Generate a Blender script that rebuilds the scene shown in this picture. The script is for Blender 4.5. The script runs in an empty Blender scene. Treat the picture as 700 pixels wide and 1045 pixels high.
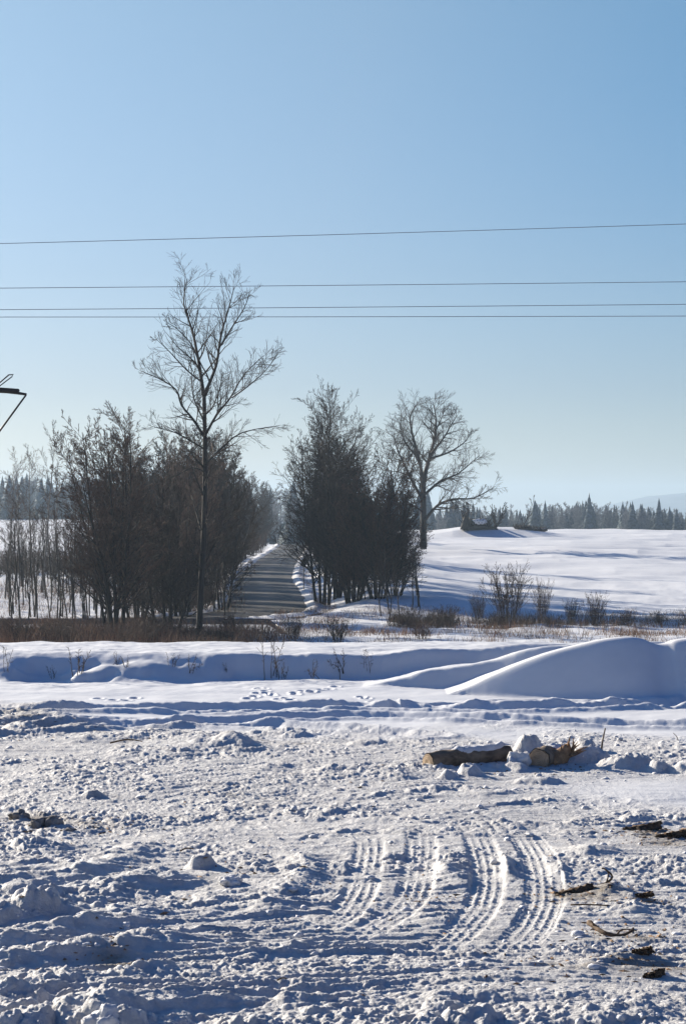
import bpy, math, random
import numpy as np
R = math.radians
S = bpy.context.scene
COL = S.collection

# ------------------------------------------------------------------ camera, world, sun, exposure
F = 2200.0          # focal length in pixels of a 700 x 1045 frame
HZ = 528.0          # row of the horizon
CH = 3.0            # eye height above the trodden snow
cam_d = bpy.data.cameras.new('camera')
cam = bpy.data.objects.new('camera', cam_d); COL.objects.link(cam)
cam_d.sensor_fit = 'VERTICAL'; cam_d.sensor_height = 24.0; cam_d.sensor_width = 16.0
cam_d.lens = 24.0 * F / 1045.0
cam_d.clip_start = 0.2; cam_d.clip_end = 20000
cam.location = (0, 0, CH)
cam.rotation_euler = (R(90) + math.atan((HZ - 522.5) / F), 0, 0)
S.camera = cam

SUN_AZ, SUN_EL = 42.0, 17.5     # degrees to the left of the view, and above the horizon
w = bpy.data.worlds.new('World'); S.world = w; w.use_nodes = True
nt = w.node_tree; nt.nodes.clear()
sky = nt.nodes.new('ShaderNodeTexSky'); sky.sky_type = 'NISHITA'; sky.sun_disc = False
sky.sun_elevation = R(SUN_EL); sky.sun_rotation = R(-SUN_AZ)
sky.altitude = 300; sky.air_density = 1.0; sky.dust_density = 0.6; sky.ozone_density = 1.6
bg = nt.nodes.new('ShaderNodeBackground'); bg.inputs['Strength'].default_value = 0.05
out = nt.nodes.new('ShaderNodeOutputWorld')

def _ramp(fac, stops):
    r = nt.nodes.new('ShaderNodeValToRGB'); e = r.color_ramp.elements
    while len(e) < len(stops): e.new(0.5)
    for q, (p, c) in zip(e, stops): q.position = p; q.color = (*c, 1)
    nt.links.new(fac, r.inputs[0]); return r.outputs[0]
def _mul(a, b, fac=None):
    m = nt.nodes.new('ShaderNodeMix'); m.data_type = 'RGBA'; m.blend_type = 'MULTIPLY'; m.inputs[0].default_value = 1
    if fac is not None: nt.links.new(fac, m.inputs[0])
    nt.links.new(a, m.inputs[6]); nt.links.new(b, m.inputs[7]); return m.outputs[2]
tc = nt.nodes.new('ShaderNodeTexCoord'); sx = nt.nodes.new('ShaderNodeSeparateXYZ'); nt.links.new(tc.outputs['Generated'], sx.inputs[0])
dt = nt.nodes.new('ShaderNodeVectorMath'); dt.operation = 'DOT_PRODUCT'; nt.links.new(tc.outputs['Generated'], dt.inputs[0])
dt.inputs[1].default_value = (-math.sin(R(SUN_AZ)) * math.cos(R(SUN_EL)), math.cos(R(SUN_AZ)) * math.cos(R(SUN_EL)), math.sin(R(SUN_EL)))
hf = nt.nodes.new('ShaderNodeMath'); hf.operation = 'MULTIPLY_ADD'; hf.inputs[1].default_value = .5; hf.inputs[2].default_value = .5; nt.links.new(dt.outputs['Value'], hf.inputs[0])
elev = _ramp(sx.outputs['Z'], [(0.0, (.70, .76, .98)), (.06, (.63, .69, .93)), (0.23, (.86, .95, 1.02)), (.5, (.46, .92, 1.35)), (1.0, (.26, .66, 1.15))])
azim = _ramp(hf.outputs[0], [(0.0, (.14, .28, .5)), (.5, (.22, .4, .66)), (.76, (.27, .71, .96)), (.875, (.92, .97, 1.0)), (1, (1.1, 1.1, 1.1))])
wz = nt.nodes.new('ShaderNodeMapRange'); wz.interpolation_type = 'SMOOTHSTEP'; wz.inputs[1].default_value = .02; wz.inputs[2].default_value = .22; wz.inputs[3].default_value = .25; nt.links.new(sx.outputs['Z'], wz.inputs[0])
nt.links.new(_mul(_mul(sky.outputs[0], elev), azim, wz.outputs[0]), bg.inputs[0]); nt.links.new(bg.outputs[0], out.inputs[0])
sl = bpy.data.lights.new('sun', 'SUN'); sl.energy = 5.0; sl.angle = R(0.5); sl.color = (1.0, 0.90, 0.75)
sun = bpy.data.objects.new('sun', sl); COL.objects.link(sun)
sv = np.array([-math.sin(R(SUN_AZ)) * math.cos(R(SUN_EL)), math.cos(R(SUN_AZ)) * math.cos(R(SUN_EL)), math.sin(R(SUN_EL))])
from mathutils import Vector
sun.rotation_euler = Vector(tuple(sv)).to_track_quat('Z', 'Y').to_euler()
sun.location = (-40, 30, 30)
S.view_settings.view_transform = 'Standard'; S.view_settings.look = 'None'
S.view_settings.exposure = 1.05; S.view_settings.gamma = 1.0
S.view_settings.use_curve_mapping = False
S.cycles.max_bounces = 6; S.cycles.volume_bounces = 0; S.cycles.diffuse_bounces = 1
S.cycles.use_denoising = True

# ------------------------------------------------------------------ helpers
def tag(o, label=None, cat=None, group=None, kind=None):
    if label: o['label'] = label
    if cat: o['category'] = cat
    if group: o['group'] = group
    if kind: o['kind'] = kind
    return o
def empty(name, loc, label, cat, group=None):
    o = bpy.data.objects.new(name, None); COL.objects.link(o); o.location = loc
    o.empty_display_size = 0.3
    return tag(o, label, cat, group)
def mesh_np(name, V, Fc, mat, parent=None, smooth=True, loc=None):
    """V (n,3); Fc list of arrays (m,k) of faces"""
    me = bpy.data.meshes.new(name)
    V = np.asarray(V, dtype=np.float32)
    me.vertices.add(len(V)); me.vertices.foreach_set('co', V.ravel())
    if not isinstance(Fc, (list, tuple)): Fc = [Fc]
    Fc = [np.asarray(f, dtype=np.int32) for f in Fc if len(f)]
    idx = np.concatenate([f.ravel() for f in Fc])
    cnt = np.concatenate([np.full(len(f), f.shape[1], dtype=np.int32) for f in Fc])
    st = np.concatenate([[0], np.cumsum(cnt)[:-1]]).astype(np.int32)
    me.loops.add(len(idx)); me.loops.foreach_set('vertex_index', idx)
    me.polygons.add(len(cnt)); me.polygons.foreach_set('loop_start', st)
    me.polygons.foreach_set('use_smooth', np.full(len(cnt), smooth, dtype=bool))
    me.update(calc_edges=True); me.validate()
    me.materials.append(mat)
    o = bpy.data.objects.new(name, me); COL.objects.link(o)
    if parent: o.parent = parent
    if loc: o.location = loc
    return o
def copy_tree(src, loc, rz, sc, label=None, group=None, kids={}):
    r = src.copy(); COL.objects.link(r); r.location = loc
    r.rotation_euler = (0, 0, rz); r.scale = sc if isinstance(sc, tuple) else (sc, sc, sc)
    if label: r['label'] = label
    if group: r['group'] = group
    for ch in list(src.children):
        c = ch.copy(); COL.objects.link(c); c.parent = r
        for g in list(ch.children):
            d = g.copy(); COL.objects.link(d); d.parent = c
    return r

def _hash(ix, iy, seed):
    h = (ix.astype(np.int64) * 374761393 + iy.astype(np.int64) * 668265263 + seed * 1442695041) & 0xffffffff
    h = ((h ^ (h >> 13)) * 1274126177) & 0xffffffff
    h = ((h ^ (h >> 16)) * 2246822519) & 0xffffffff
    return (h ^ (h >> 15)) & 0xffffffff
def perlin(x, y, seed=0):
    xi = np.floor(x); yi = np.floor(y); fx = x - xi; fy = y - yi
    xi = xi.astype(np.int64); yi = yi.astype(np.int64)
    u = fx * fx * fx * (fx * (fx * 6 - 15) + 10); v = fy * fy * fy * (fy * (fy * 6 - 15) + 10)
    def g(dx, dy):
        a = _hash(xi + dx, yi + dy, seed) * (2 * math.pi / 4294967296.0)
        return np.cos(a) * (fx - dx) + np.sin(a) * (fy - dy)
    a = g(0, 0); b = g(1, 0); c = g(0, 1); d = g(1, 1)
    return ((a + (b - a) * u) * (1 - v) + (c + (d - c) * u) * v) * 1.5
def fbm(x, y, f, octs, seed=0, gain=0.5):
    s = 0; a = 1.0; t = 0
    for k in range(octs):
        s = s + a * perlin(x * f, y * f, seed + 17 * k); t += a; a *= gain; f *= 2.03
    return s / t
def clods(x, y, cell, seed, p=0.6):
    """lumps: domes of random radius, one per grid cell, flattened tops"""
    gx = x / cell; gy = y / cell
    xi = np.floor(gx).astype(np.int64); yi = np.floor(gy).astype(np.int64)
    best = np.zeros_like(x)
    for dx in (-1, 0, 1):
        for dy in (-1, 0, 1):
            cx = xi + dx; cy = yi + dy
            h1 = _hash(cx, cy, seed) / 4294967296.0; h2 = _hash(cx, cy, seed + 5) / 4294967296.0
            h3 = _hash(cx, cy, seed + 9) / 4294967296.0; h4 = _hash(cx, cy, seed + 13) / 4294967296.0
            rr = 0.25 + 0.5 * h3
            d2 = ((cx + h1 - gx) ** 2 + (cy + h2 - gy) ** 2) / (rr * rr)
            v = np.sqrt(np.clip(1 - d2, 0, 1)) * rr * (h4 < p)
            best = np.maximum(best, v)
    return best
def sstep(x, a, b):
    t = np.clip((x - a) / (b - a), 0, 1); return t * t * (3 - 2 * t)
def at(px, row, z=0.0):
    Y = (CH - z) * F / (row - HZ); return ((px - 350) / F * Y, Y)
def atY(px, row, Y):
    return ((px - 350) / F * Y, Y, CH - (row - HZ) / F * Y)
def polydist(X, Y, pts):
    """nearest signed offset and arclength along a polyline"""
    best = np.full(X.shape, 1e9); off = np.zeros(X.shape); arc = np.zeros(X.shape); s0 = 0
    for (ax, ay), (bx, by) in zip(pts[:-1], pts[1:]):
        dx = bx - ax; dy = by - ay; L = math.hypot(dx, dy)
        t = np.clip(((X - ax) * dx + (Y - ay) * dy) / (L * L), 0, 1)
        ex = X - ax - t * dx; ey = Y - ay - t * dy
        d = np.hypot(ex, ey); m = d < best
        best = np.where(m, d, best)
        off = np.where(m, np.sign(dx * ey - dy * ex) * d, off); arc = np.where(m, s0 + t * L, arc); s0 += L
    return best, off, arc
def plen(pts): return sum(math.dist(a, b) for a, b in zip(pts[:-1], pts[1:]))
def smooth_path(pts, n=6):
    P = [pts[0]] + list(pts) + [pts[-1]]; o = []
    for i in range(1, len(P) - 2):
        p0, p1, p2, p3 = [np.array(P[j], float) for j in (i - 1, i, i + 1, i + 2)]
        for k in range(n):
            t = k / n
            o.append(tuple(0.5 * ((2 * p1) + (-p0 + p2) * t + (2 * p0 - 5 * p1 + 4 * p2 - p3) * t * t + (-p0 + 3 * p1 - 3 * p2 + p3) * t ** 3)))
    o.append(tuple(pts[-1])); return o

# ------------------------------------------------------------------ materials
def new_mat(name):
    m = bpy.data.materials.new(name); m.use_nodes = True
    n = m.node_tree; p = n.nodes['Principled BSDF']
    return m, n, p
def N(n, t, **k):
    x = n.nodes.new(t)
    for a, b in k.items(): setattr(x, a, b)
    return x
def ramp(n, fac, stops):
    r = N(n, 'ShaderNodeValToRGB'); e = r.color_ramp.elements
    while len(e) < len(stops): e.new(0.5)
    for q, (p, c) in zip(e, stops): q.position = p; q.color = (*c, 1)
    n.links.new(fac, r.inputs[0]); return r
def noise(n, scale, det=4, rough=0.55, coord='Object', stretch=None):
    tc = N(n, 'ShaderNodeTexCoord'); t = N(n, 'ShaderNodeTexNoise')
    t.inputs['Scale'].default_value = scale; t.inputs['Detail'].default_value = det; t.inputs['Roughness'].default_value = rough
    if stretch:
        mp = N(n, 'ShaderNodeMapping'); mp.inputs['Scale'].default_value = stretch
        n.links.new(tc.outputs[coord], mp.inputs[0]); n.links.new(mp.outputs[0], t.inputs['Vector'])
    else: n.links.new(tc.outputs[coord], t.inputs['Vector'])
    return t
def simple(name, c1, c2, scale=6, rough=0.85, bump=0.3, dist=0.01, stretch=None):
    m, n, p = new_mat(name)
    t = noise(n, scale, 6, 0.6, stretch=stretch)
    r = ramp(n, t.outputs[0], [(0.3, c1), (0.7, c2)])
    n.links.new(r.outputs[0], p.inputs['Base Color']); p.inputs['Roughness'].default_value = rough
    if bump:
        b = N(n, 'ShaderNodeBump'); b.inputs['Strength'].default_value = bump; b.inputs['Distance'].default_value = dist
        n.links.new(t.outputs[0], b.inputs['Height']); n.links.new(b.outputs[0], p.inputs['Normal'])
    p.inputs['Specular IOR Level'].default_value = 0.25
    return m

def snow_mat():
    m, n, p = new_mat('snow')
    at_ = N(n, 'ShaderNodeAttribute', attribute_name='dirt'); ch = N(n, 'ShaderNodeAttribute', attribute_name='churn')
    t = noise(n, 1.3, 6, 0.65); t2 = noise(n, 9, 8, 0.7)
    clean = ramp(n, t.outputs[0], [(0.3, (0.74, 0.755, 0.78)), (0.7, (0.82, 0.825, 0.835))])
    packed = ramp(n, t2.outputs[0], [(0.3, (0.54, 0.525, 0.51)), (0.62, (0.74, 0.73, 0.715))])
    mx = N(n, 'ShaderNodeMix', data_type='RGBA'); n.links.new(ch.outputs['Fac'], mx.inputs[0])
    n.links.new(clean.outputs[0], mx.inputs[6]); n.links.new(packed.outputs[0], mx.inputs[7])
    d = N(n, 'ShaderNodeMath', operation='MULTIPLY_ADD'); n.links.new(t2.outputs[0], d.inputs[0]); d.inputs[1].default_value = 2.2
    d.inputs[2].default_value = -1.35
    d2 = N(n, 'ShaderNodeMath', operation='ADD'); n.links.new(d.outputs[0], d2.inputs[0]); n.links.new(at_.outputs['Fac'], d2.inputs[1])
    d2b = N(n, 'ShaderNodeMath', operation='MULTIPLY', use_clamp=True); n.links.new(d2.outputs[0], d2b.inputs[0]); n.links.new(at_.outputs['Fac'], d2b.inputs[1])
    t3 = noise(n, 22, 5, 0.6)
    soil = ramp(n, t3.outputs[0], [(0.35, (0.10, 0.075, 0.05)), (0.65, (0.30, 0.24, 0.17))])
    mx2 = N(n, 'ShaderNodeMix', data_type='RGBA'); n.links.new(d2b.outputs[0], mx2.inputs[0])
    n.links.new(mx.outputs[2], mx2.inputs[6]); n.links.new(soil.outputs[0], mx2.inputs[7])
    n.links.new(mx2.outputs[2], p.inputs['Base Color'])
    p.inputs['Roughness'].default_value = 0.65; p.inputs['Specular IOR Level'].default_value = 0.3
    fb = noise(n, 45, 5, 0.7)
    mul = N(n, 'ShaderNodeMath', operation='MULTIPLY'); n.links.new(fb.outputs[0], mul.inputs[0])
    ad = N(n, 'ShaderNodeMath', operation='MULTIPLY_ADD'); n.links.new(ch.outputs['Fac'], ad.inputs[0]); ad.inputs[1].default_value = 0.9; ad.inputs[2].default_value = 0.12
    n.links.new(ad.outputs[0], mul.inputs[1])
    b = N(n, 'ShaderNodeBump'); b.inputs['Strength'].default_value = 0.9; b.inputs['Distance'].default_value = 0.02
    n.links.new(mul.outputs[0], b.inputs['Height']); n.links.new(b.outputs[0], p.inputs['Normal'])
    return m
M_snow = snow_mat()
M_bark = simple('dark_bark', (0.018, 0.015, 0.013), (0.046, 0.038, 0.032), 5, stretch=(1, 1, 0.25))
M_twig = simple('twig_bark', (0.035, 0.026, 0.021), (0.075, 0.054, 0.042), 3, bump=0)
M_redtwig = simple('reddish_twig_bark', (0.055, 0.034, 0.025), (0.12, 0.072, 0.052), 3, bump=0)
M_palebark = simple('pale_bark', (0.12, 0.11, 0.10), (0.30, 0.28, 0.25), 2, stretch=(1, 1, 3))
M_spruce = simple('haze_tinted_spruce_needles', (0.05, 0.075, 0.08), (0.20, 0.24, 0.26), 1.2, bump=0)  # needle green lightened, distance haze painted into the colour
M_hazetwig = simple('haze_tinted_twigs', (0.12, 0.13, 0.14), (0.30, 0.31, 0.33), 1.2, bump=0)  # pale tone is painted distance haze, for far leafless trees
M_grass = simple('dry_grass', (0.13, 0.07, 0.04), (0.42, 0.25, 0.14), 0.9, bump=0)
M_weed = simple('dry_weed', (0.05, 0.036, 0.026), (0.13, 0.095, 0.065), 2.0, bump=0)
M_logbark = simple('log_bark', (0.085, 0.065, 0.045), (0.36, 0.27, 0.185), 9, bump=0.8, dist=0.02, stretch=(0.3, 1, 1))
def cut_mat():
    m, n, p = new_mat('cut_wood')
    tc = N(n, 'ShaderNodeTexCoord'); ln = N(n, 'ShaderNodeVectorMath', operation='LENGTH'); n.links.new(tc.outputs['Object'], ln.inputs[0])
    t = noise(n, 14, 4, 0.6); ad = N(n, 'ShaderNodeMath', operation='MULTIPLY_ADD'); ad.inputs[1].default_value = .03; n.links.new(t.outputs[0], ad.inputs[0]); n.links.new(ln.outputs['Value'], ad.inputs[2])
    si = N(n, 'ShaderNodeMath', operation='MULTIPLY'); si.inputs[1].default_value = 330; n.links.new(ad.outputs[0], si.inputs[0])
    s2 = N(n, 'ShaderNodeMath', operation='SINE'); n.links.new(si.outputs[0], s2.inputs[0])
    ma = N(n, 'ShaderNodeMath', operation='MULTIPLY_ADD'); ma.inputs[1].default_value = .18; n.links.new(s2.outputs[0], ma.inputs[0]); n.links.new(t.outputs[0], ma.inputs[2])
    r = ramp(n, ma.outputs[0], [(0.25, (0.28, 0.18, 0.10)), (0.75, (0.58, 0.42, 0.27))]); n.links.new(r.outputs[0], p.inputs['Base Color']); p.inputs['Roughness'].default_value = .8
    return m
M_cut = cut_mat()
M_rot = simple('torn_wood', (0.14, 0.075, 0.04), (0.50, 0.31, 0.17), 14, bump=0.9, dist=0.02)
M_barkp = simple('bark_flake', (0.035, 0.024, 0.016), (0.20, 0.13, 0.08), 22, bump=0.9, dist=0.01, stretch=(.3, 1, 1))
M_steel = simple('dark_steel', (0.03, 0.032, 0.035), (0.06, 0.062, 0.065), 8, rough=0.5, bump=0.1)
M_wire = simple('wire', (0.10, 0.13, 0.17), (0.14, 0.17, 0.21), 1, rough=0.5, bump=0)
M_galv = simple('galvanised_steel', (0.09, 0.093, 0.097), (0.15, 0.153, 0.157), 5, rough=0.5, bump=0.05)
M_dirtclod = simple('frozen_soil', (0.06, 0.05, 0.04), (0.42, 0.39, 0.36), 8, bump=0.8, dist=0.02)
M_hill = simple('wooded_hill', (0.05, 0.065, 0.06), (0.16, 0.17, 0.18), 0.02, bump=0)
def clod_mat():
    m, n, p = new_mat('snow_clod')
    t = noise(n, 7, 6, 0.65)
    r = ramp(n, t.outputs[0], [(0.3, (0.66, 0.65, 0.64)), (0.65, (0.84, 0.84, 0.85))])
    n.links.new(r.outputs[0], p.inputs['Base Color']); p.inputs['Roughness'].default_value = 0.7
    t2 = noise(n, 30, 5, 0.7)
    b = N(n, 'ShaderNodeBump'); b.inputs['Strength'].default_value = 0.8; b.inputs['Distance'].default_value = 0.015
    n.links.new(t2.outputs[0], b.inputs['Height']); n.links.new(b.outputs[0], p.inputs['Normal'])
    return m
M_clod = clod_mat()

# ------------------------------------------------------------------ terrain
ROAD = smooth_path([(-75, 119), (-45, 120.5), (-25, 121.5), (-14, 123), (-8.0, 127), (-5.4, 134), (-5.4, 150), (-6.4, 180), (-7.7, 213),
                    (-9.0, 300), (-9.9, 412), (-11.2, 480), (-14, 560), (-22, 640)], 5)
def road_x(Y):
    ys = np.array([p[1] for p in ROAD if p[1] > 126]); xs = np.array([p[0] for p in ROAD if p[1] > 126])
    return np.interp(Y, ys, xs)
def base_h(X, Y):
    # far side: lower plain with fields rising left and right of the road
    rx = road_x(Y)
    drop = -3.0 * sstep(Y, 44, 82)
    wr = sstep(X - rx, 4.5, 15); wl = sstep(rx - X, 9, 30)
    fr = np.interp(Y, [125, 150, 200, 260, 330, 360, 420, 520, 700, 6000], [0, .55, 1.6, 2.75, 3.72, 3.72, 2.9, 1.0, 0, 0])
    fl = np.interp(Y, [150, 300, 480, 600, 640, 800, 6000], [0, 1.5, 3.6, 4.85, 5.0, 5.0, 4.0])
    mid = np.interp(Y, [470, 560, 700], [0, -1.6, -2.5])
    z = drop + wr * fr + wl * fl + (1 - np.maximum(wr, wl)) * mid
    return z
def terrain(X, Y, fine=True):
    z = base_h(X, Y); n = X.shape
    dirt = np.zeros(n); churn = np.zeros(n)
    # ---- snow bank beyond the trodden ground
    cy = 40.4 + 0.35 * perlin(X * 0.3, X * 0 + 3.3, 4) + 0.04 * fbm(X, Y, 2.2, 3, 5)
    hb = 0.46 + 0.05 * perlin(X * 0.3, X * 0 + 8.3, 6)
    left = sstep(-X, 1.0, 4.0)
    bw = 0.68 + 0.16 * perlin(X * 0.4, Y * 0, 8) + 0.8 * left * sstep(perlin(X * 0.6, Y * 0 + 4.4, 18) + .3 * fbm(X, Y, 1.5, 2, 19), 0.0, 0.5)
    z = z + hb * sstep(Y, cy - bw, cy) * (1 - sstep(Y, 43.5, 50)) - 0.10 * left * np.exp(-((Y - cy + .2) / 0.35) ** 2)
    z = z + 0.06 * fbm(X, Y, 0.9, 4, 21) * sstep(Y, 36, 39) * (1 - sstep(Y, 44, 60))
    # ---- mid ground snow: hummocks, drifts
    far = sstep(Y, 60, 90)
    d, off, arc = np.full(n, 1e9), np.zeros(n), np.zeros(n)
    m = (Y > 100) & (Y < 620) & (np.abs(X) < 90)
    if m.any(): d[m], off[m], arc[m] = polydist(X[m], Y[m], ROAD)
    offroad = sstep(d, 3.0, 6.0)
    z = z + far * offroad * (0.28 * fbm(X, Y, 0.10, 3, 31) + 0.10 * fbm(X, Y, 0.5, 3, 32) * (1 - sstep(Y, 130, 200)))
    # wind waves in the field: long low ridges
    z = z + sstep(Y, 150, 190) * offroad * (0.16 * perlin(X * 0.045 + Y * 0.01, Y * 0.13, 41) + 0.05 * perlin(X * 0.1, Y * 0.5, 42)
        + 0.40 * perlin(X * 0.03 + Y * .02, Y * 0.16, 43) + 0.16 * np.clip(1 - np.abs(perlin(X * 0.022 + Y * .03, Y * 0.06, 45)) * 9, 0, 1) ** 2 + 0.08 * perlin(X * 0.06, Y * 0.7, 44) * (1 - sstep(Y, 200, 300)))
    # snow banks pushed off the road, rough verge
    berm = np.exp(-((d - 3.3) / 0.6) ** 2) * (0.25 + 0.12 * perlin(X * 0.9, Y * 0.12, 51)) * (d < 8)
    z = z + berm
    right = (X > road_x(Y)) & (Y > 128)
    z = z + np.where(right, 0.8 * sstep(d, 3.6, 7.5) * (1 - sstep(d, 9, 18)) * sstep(Y, 126, 140) * (1 - sstep(Y, 320, 420)), 0.35 * sstep(d, 3.6, 7) * sstep(Y, 130, 145) * (1 - sstep(Y, 320, 420)))
    churn = np.where(d < 4.2, 1 - sstep(d, 2.6, 4.2), 0)
    dirt = dirt + np.where(d < 6, 0.75 * (1 - sstep(d, 2.4, 3.6)), 0)
    # weeds area: ground showing through
    z = z + 0.10 * clods(X, Y, 1.6, 61, 0.6) * sstep(Y, 88, 96) * (1 - sstep(Y, 124, 140)) * offroad
    dirt = dirt + 0.42 * sstep(Y, 88, 96) * (1 - sstep(Y, 118, 132)) * sstep(fbm(X, Y, 0.35, 3, 66), -0.15, 0.35)
    # debris ridge in the field
    bx, by, _ = atY(512, 540, 300)
    rr = np.exp(-np.abs((X - bx) / 7.2) ** 3) 
    z = z + (1.35 * rr + 0.6 * np.exp(-((X - bx + 9) / 6.0) ** 2)) * sstep(Y, 295.2, 298.6) * (1 - sstep(Y, 303, 325))
    if fine:
        near = (Y < 47)
        x = X[near]; y = Y[near]; h = np.zeros(x.shape); dr = np.zeros(x.shape)
        wob = fbm(x, y, 0.5, 3, 71)
        ch = 1 - sstep(y + 2.2 * wob + 0.25 * x, 29.0, 31.5)              # churned area
        lf = (1 - sstep(y + 2 * wob, 33, 35.5)) * sstep(-x, 3.2, 5.2)      # stretches further on the left
        ch = np.maximum(ch, lf)
        smooth_r = np.exp(-(((x - 3.6) / 1.3) ** 2 + ((y - 23.5) / 1.4) ** 2) ** 1.5)   # untouched patch below the logs
        ch = ch * (1 - 0.75 * smooth_r)
        # gentle swells everywhere
        h += 0.05 * fbm(x, y, 0.35, 3, 72) * (1 - sstep(y, 36, 38)) + 0.012 * fbm(x, y, 1.6, 3, 73)
        dl0 = sstep(-x + 0.2 * (20 - y), -0.6, 1.4) * (1 - sstep(y, 18, 21))
        # directional churn: ridges dragged along wheel paths
        ang = 0.25 + 0.5 * perlin(x * 0.12, y * 0.12, 74)
        ca, sa = np.cos(ang), np.sin(ang)
        wx = x + 0.25 * perlin(x * 1.1, y * 1.1, 75); wy = y + 0.25 * perlin(x * 1.1, y * 1.1, 76)
        u = wx * ca + wy * sa; v = -wx * sa + wy * ca
        rid = 1 - np.abs(perlin(u * 0.55, v * 1.9, 77)) * 2.2
        h += ch * (0.014 + .02 * dl0) * np.clip(rid, 0, 1) ** 2
        rid2 = 1 - np.abs(perlin(u * 1.6, v * 4.6, 78)) * 2.2
        h += ch * 0.013 * np.clip(rid2, 0, 1) ** 2
        rid3 = 1 - np.abs(perlin(u * 4.5, v * 11, 178)) * 2.2
        h += ch * 0.007 * np.clip(rid3, 0, 1) ** 2
        # clods at four sizes
        dens = sstep(fbm(x, y, 0.45, 2, 79), -0.25, 0.3)
        calm = np.exp(-(((x - .85) / 1.5) ** 2 + ((y - 16.3) / 2.0) ** 2) ** 2)
        dl = sstep(-x + 0.2 * (20 - y), -0.6, 1.4) * (1 - sstep(y, 18, 21))            # heavy churn lower left
        bxn = x + 0.05 * perlin(x * 7, y * 7, 80); byn = y + 0.05 * perlin(x * 7, y * 7, 81)
        chs = ch; pat = sstep(fbm(u * .55, v * 1.1, .75, 3, 301), -.22, .30)
        ch = ch * (0.10 + 0.72 * pat * (1 - .25 * sstep(y, 20, 30)) + 0.15 * dl) * (1 - 0.55 * calm)
        h += ch * (0.07 + 0.10 * dl) * clods(bxn, byn, 0.62, 82, 0.14 + 0.0 * x) * (0.15 + dens)
        h += ch * (0.055 + 0.06 * dl) * clods(bxn, byn, 0.27, 83, 0.35) * (0.3 + 0.8 * dens)
        h += ch * 0.040 * clods(bxn, byn, 0.125, 84, 0.5) * (0.35 + 0.7 * dens)
        h += ch * 0.026 * clods(x, y, 0.06, 85, 0.55) * (0.4 + 0.6 * dens)
        h += ch * 0.012 * fbm(x, y, 7, 3, 86, 0.6) + ch * .012 * clods(x, y, 0.033, 87, 0.5)
        h += chs * (.30 + .8 * pat) * (.010 * clods(x, y, 0.05, 88, .5) + .006 * clods(x, y, .028, 89, .5) + .010 * fbm(x, y, 11, 3, 90, .65) + .008 * clods(bxn, byn, .1, 189, .3))
        ch = chs
        # ridges and ruts given by hand in pixels of the trodden ground: (points, half width, height)
        def ridge(px, hw, ht, lump=0.5, asym=1.0):
            pts = smooth_path([at(a, b) for a, b in px], 5)
            xs = [p[0] for p in pts]; ys = [p[1] for p in pts]
            mm = (x > min(xs) - 3 * hw) & (x < max(xs) + 3 * hw) & (y > min(ys) - 3 * hw) & (y < max(ys) + 3 * hw)
            if not mm.any(): return
            dd, oo, aa = polydist(x[mm], y[mm], pts)
            L = plen(pts); ends = sstep(aa, 0, 0.5) * (1 - sstep(aa, L - 0.5, L)) if ht > 0 else 1
            k = np.exp(-(dd / hw) ** 2) * np.clip(1 + lump * 1.6 * fbm(x[mm], y[mm], 3.0, 3, 91), 0, 1.5) * ends
            h[mm] += ht * .44 * k * (1 + .5 * clods(x[mm], y[mm], .16, 391, .7))
        for px, hw, ht in [([(-30, 905), (60, 900), (120, 880), (160, 858)], .20, .11), ([(-30, 948), (50, 930), (130, 908), (190, 890)], .24, .17),
                           ([(-30, 975), (60, 955), (120, 940), (150, 925)], .22, .15), ([(-30, 1006), (40, 985), (110, 975), (185, 955)], .22, .17),
                           ([(-30, 1035), (50, 1012), (130, 1004), (200, 985)], .20, .14), ([(-20, 1065), (80, 1040), (170, 1030), (260, 1015)], .18, .12),
                           ([(100, 1080), (250, 1060), (330, 1045)], .2, .12),
                           ([(200, 990), (270, 975), (330, 962)], .12, .06), ([(262, 940), (290, 915), (310, 895), (305, 870)], .15, .10),
                           ([(430, 880), (455, 895), (462, 912)], .16, .16), ([(430, 950), (455, 938), (470, 930)], .14, .10),
                           ([(507, 875), (515, 888), (522, 905)], .07, .12), ([(556, 872), (566, 890), (572, 908)], .06, .10),
                           ([(575, 880), (605, 872), (640, 880)], .20, .15), ([(610, 905), (630, 920), (650, 945)], .18, .11), ([(650, 890), (680, 885), (720, 895)], .2, .12),
                           ([(560, 1000), (620, 985), (700, 975)], .16, .08), ([(400, 1040), (470, 1020), (540, 1010)], .15, .07), ([(520, 1060), (600, 1040), (720, 1035)], .2, .09),
                           ([(60, 760), (160, 752), (250, 766), (290, 770)], .35, .10), ([(250, 790), (300, 782), (370, 790), (420, 800)], .25, .08),
                           ([(-20, 740), (40, 735), (110, 745)], .5, .16), ([(120, 775), (200, 765), (270, 760)], .4, .1),
                           ([(190, 800), (300, 808), (420, 815), (560, 812), (720, 828)], .18, .05)]:
            ridge(px, hw, ht)
        # wheel ruts crossing behind: sunken strip with a raised lip
        for px, hw, dp in [([(-60, 728), (140, 725), (350, 722), (520, 724), (760, 716)], .40, .11), ([(-60, 750), (100, 742), (200, 738), (360, 731), (520, 736), (760, 742)], .36, .10),
                           ([(-60, 722), (200, 727), (420, 721), (560, 717), (760, 727)], .25, .06), ([(-60, 744), (150, 738), (330, 744), (430, 752)], .35, .06)]:
            pts = smooth_path([at(a, b) for a, b in px], 4)
            dd, oo, aa = polydist(x, y, pts)
            dp *= .62; h -= dp * np.exp(-(dd / hw) ** 4) * (1 + 0.25 * perlin(x * 1.2, y * 1.2, 92) + .15 * fbm(x, y, 4, 2, 292))
            h += dp * 0.9 * np.exp(-((np.abs(oo) - hw * 1.45) / (hw * .38)) ** 2) * (1 + 0.5 * perlin(x * 1.5, y * 1.5, 93) + .3 * fbm(x, y, 5, 3, 293))
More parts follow.
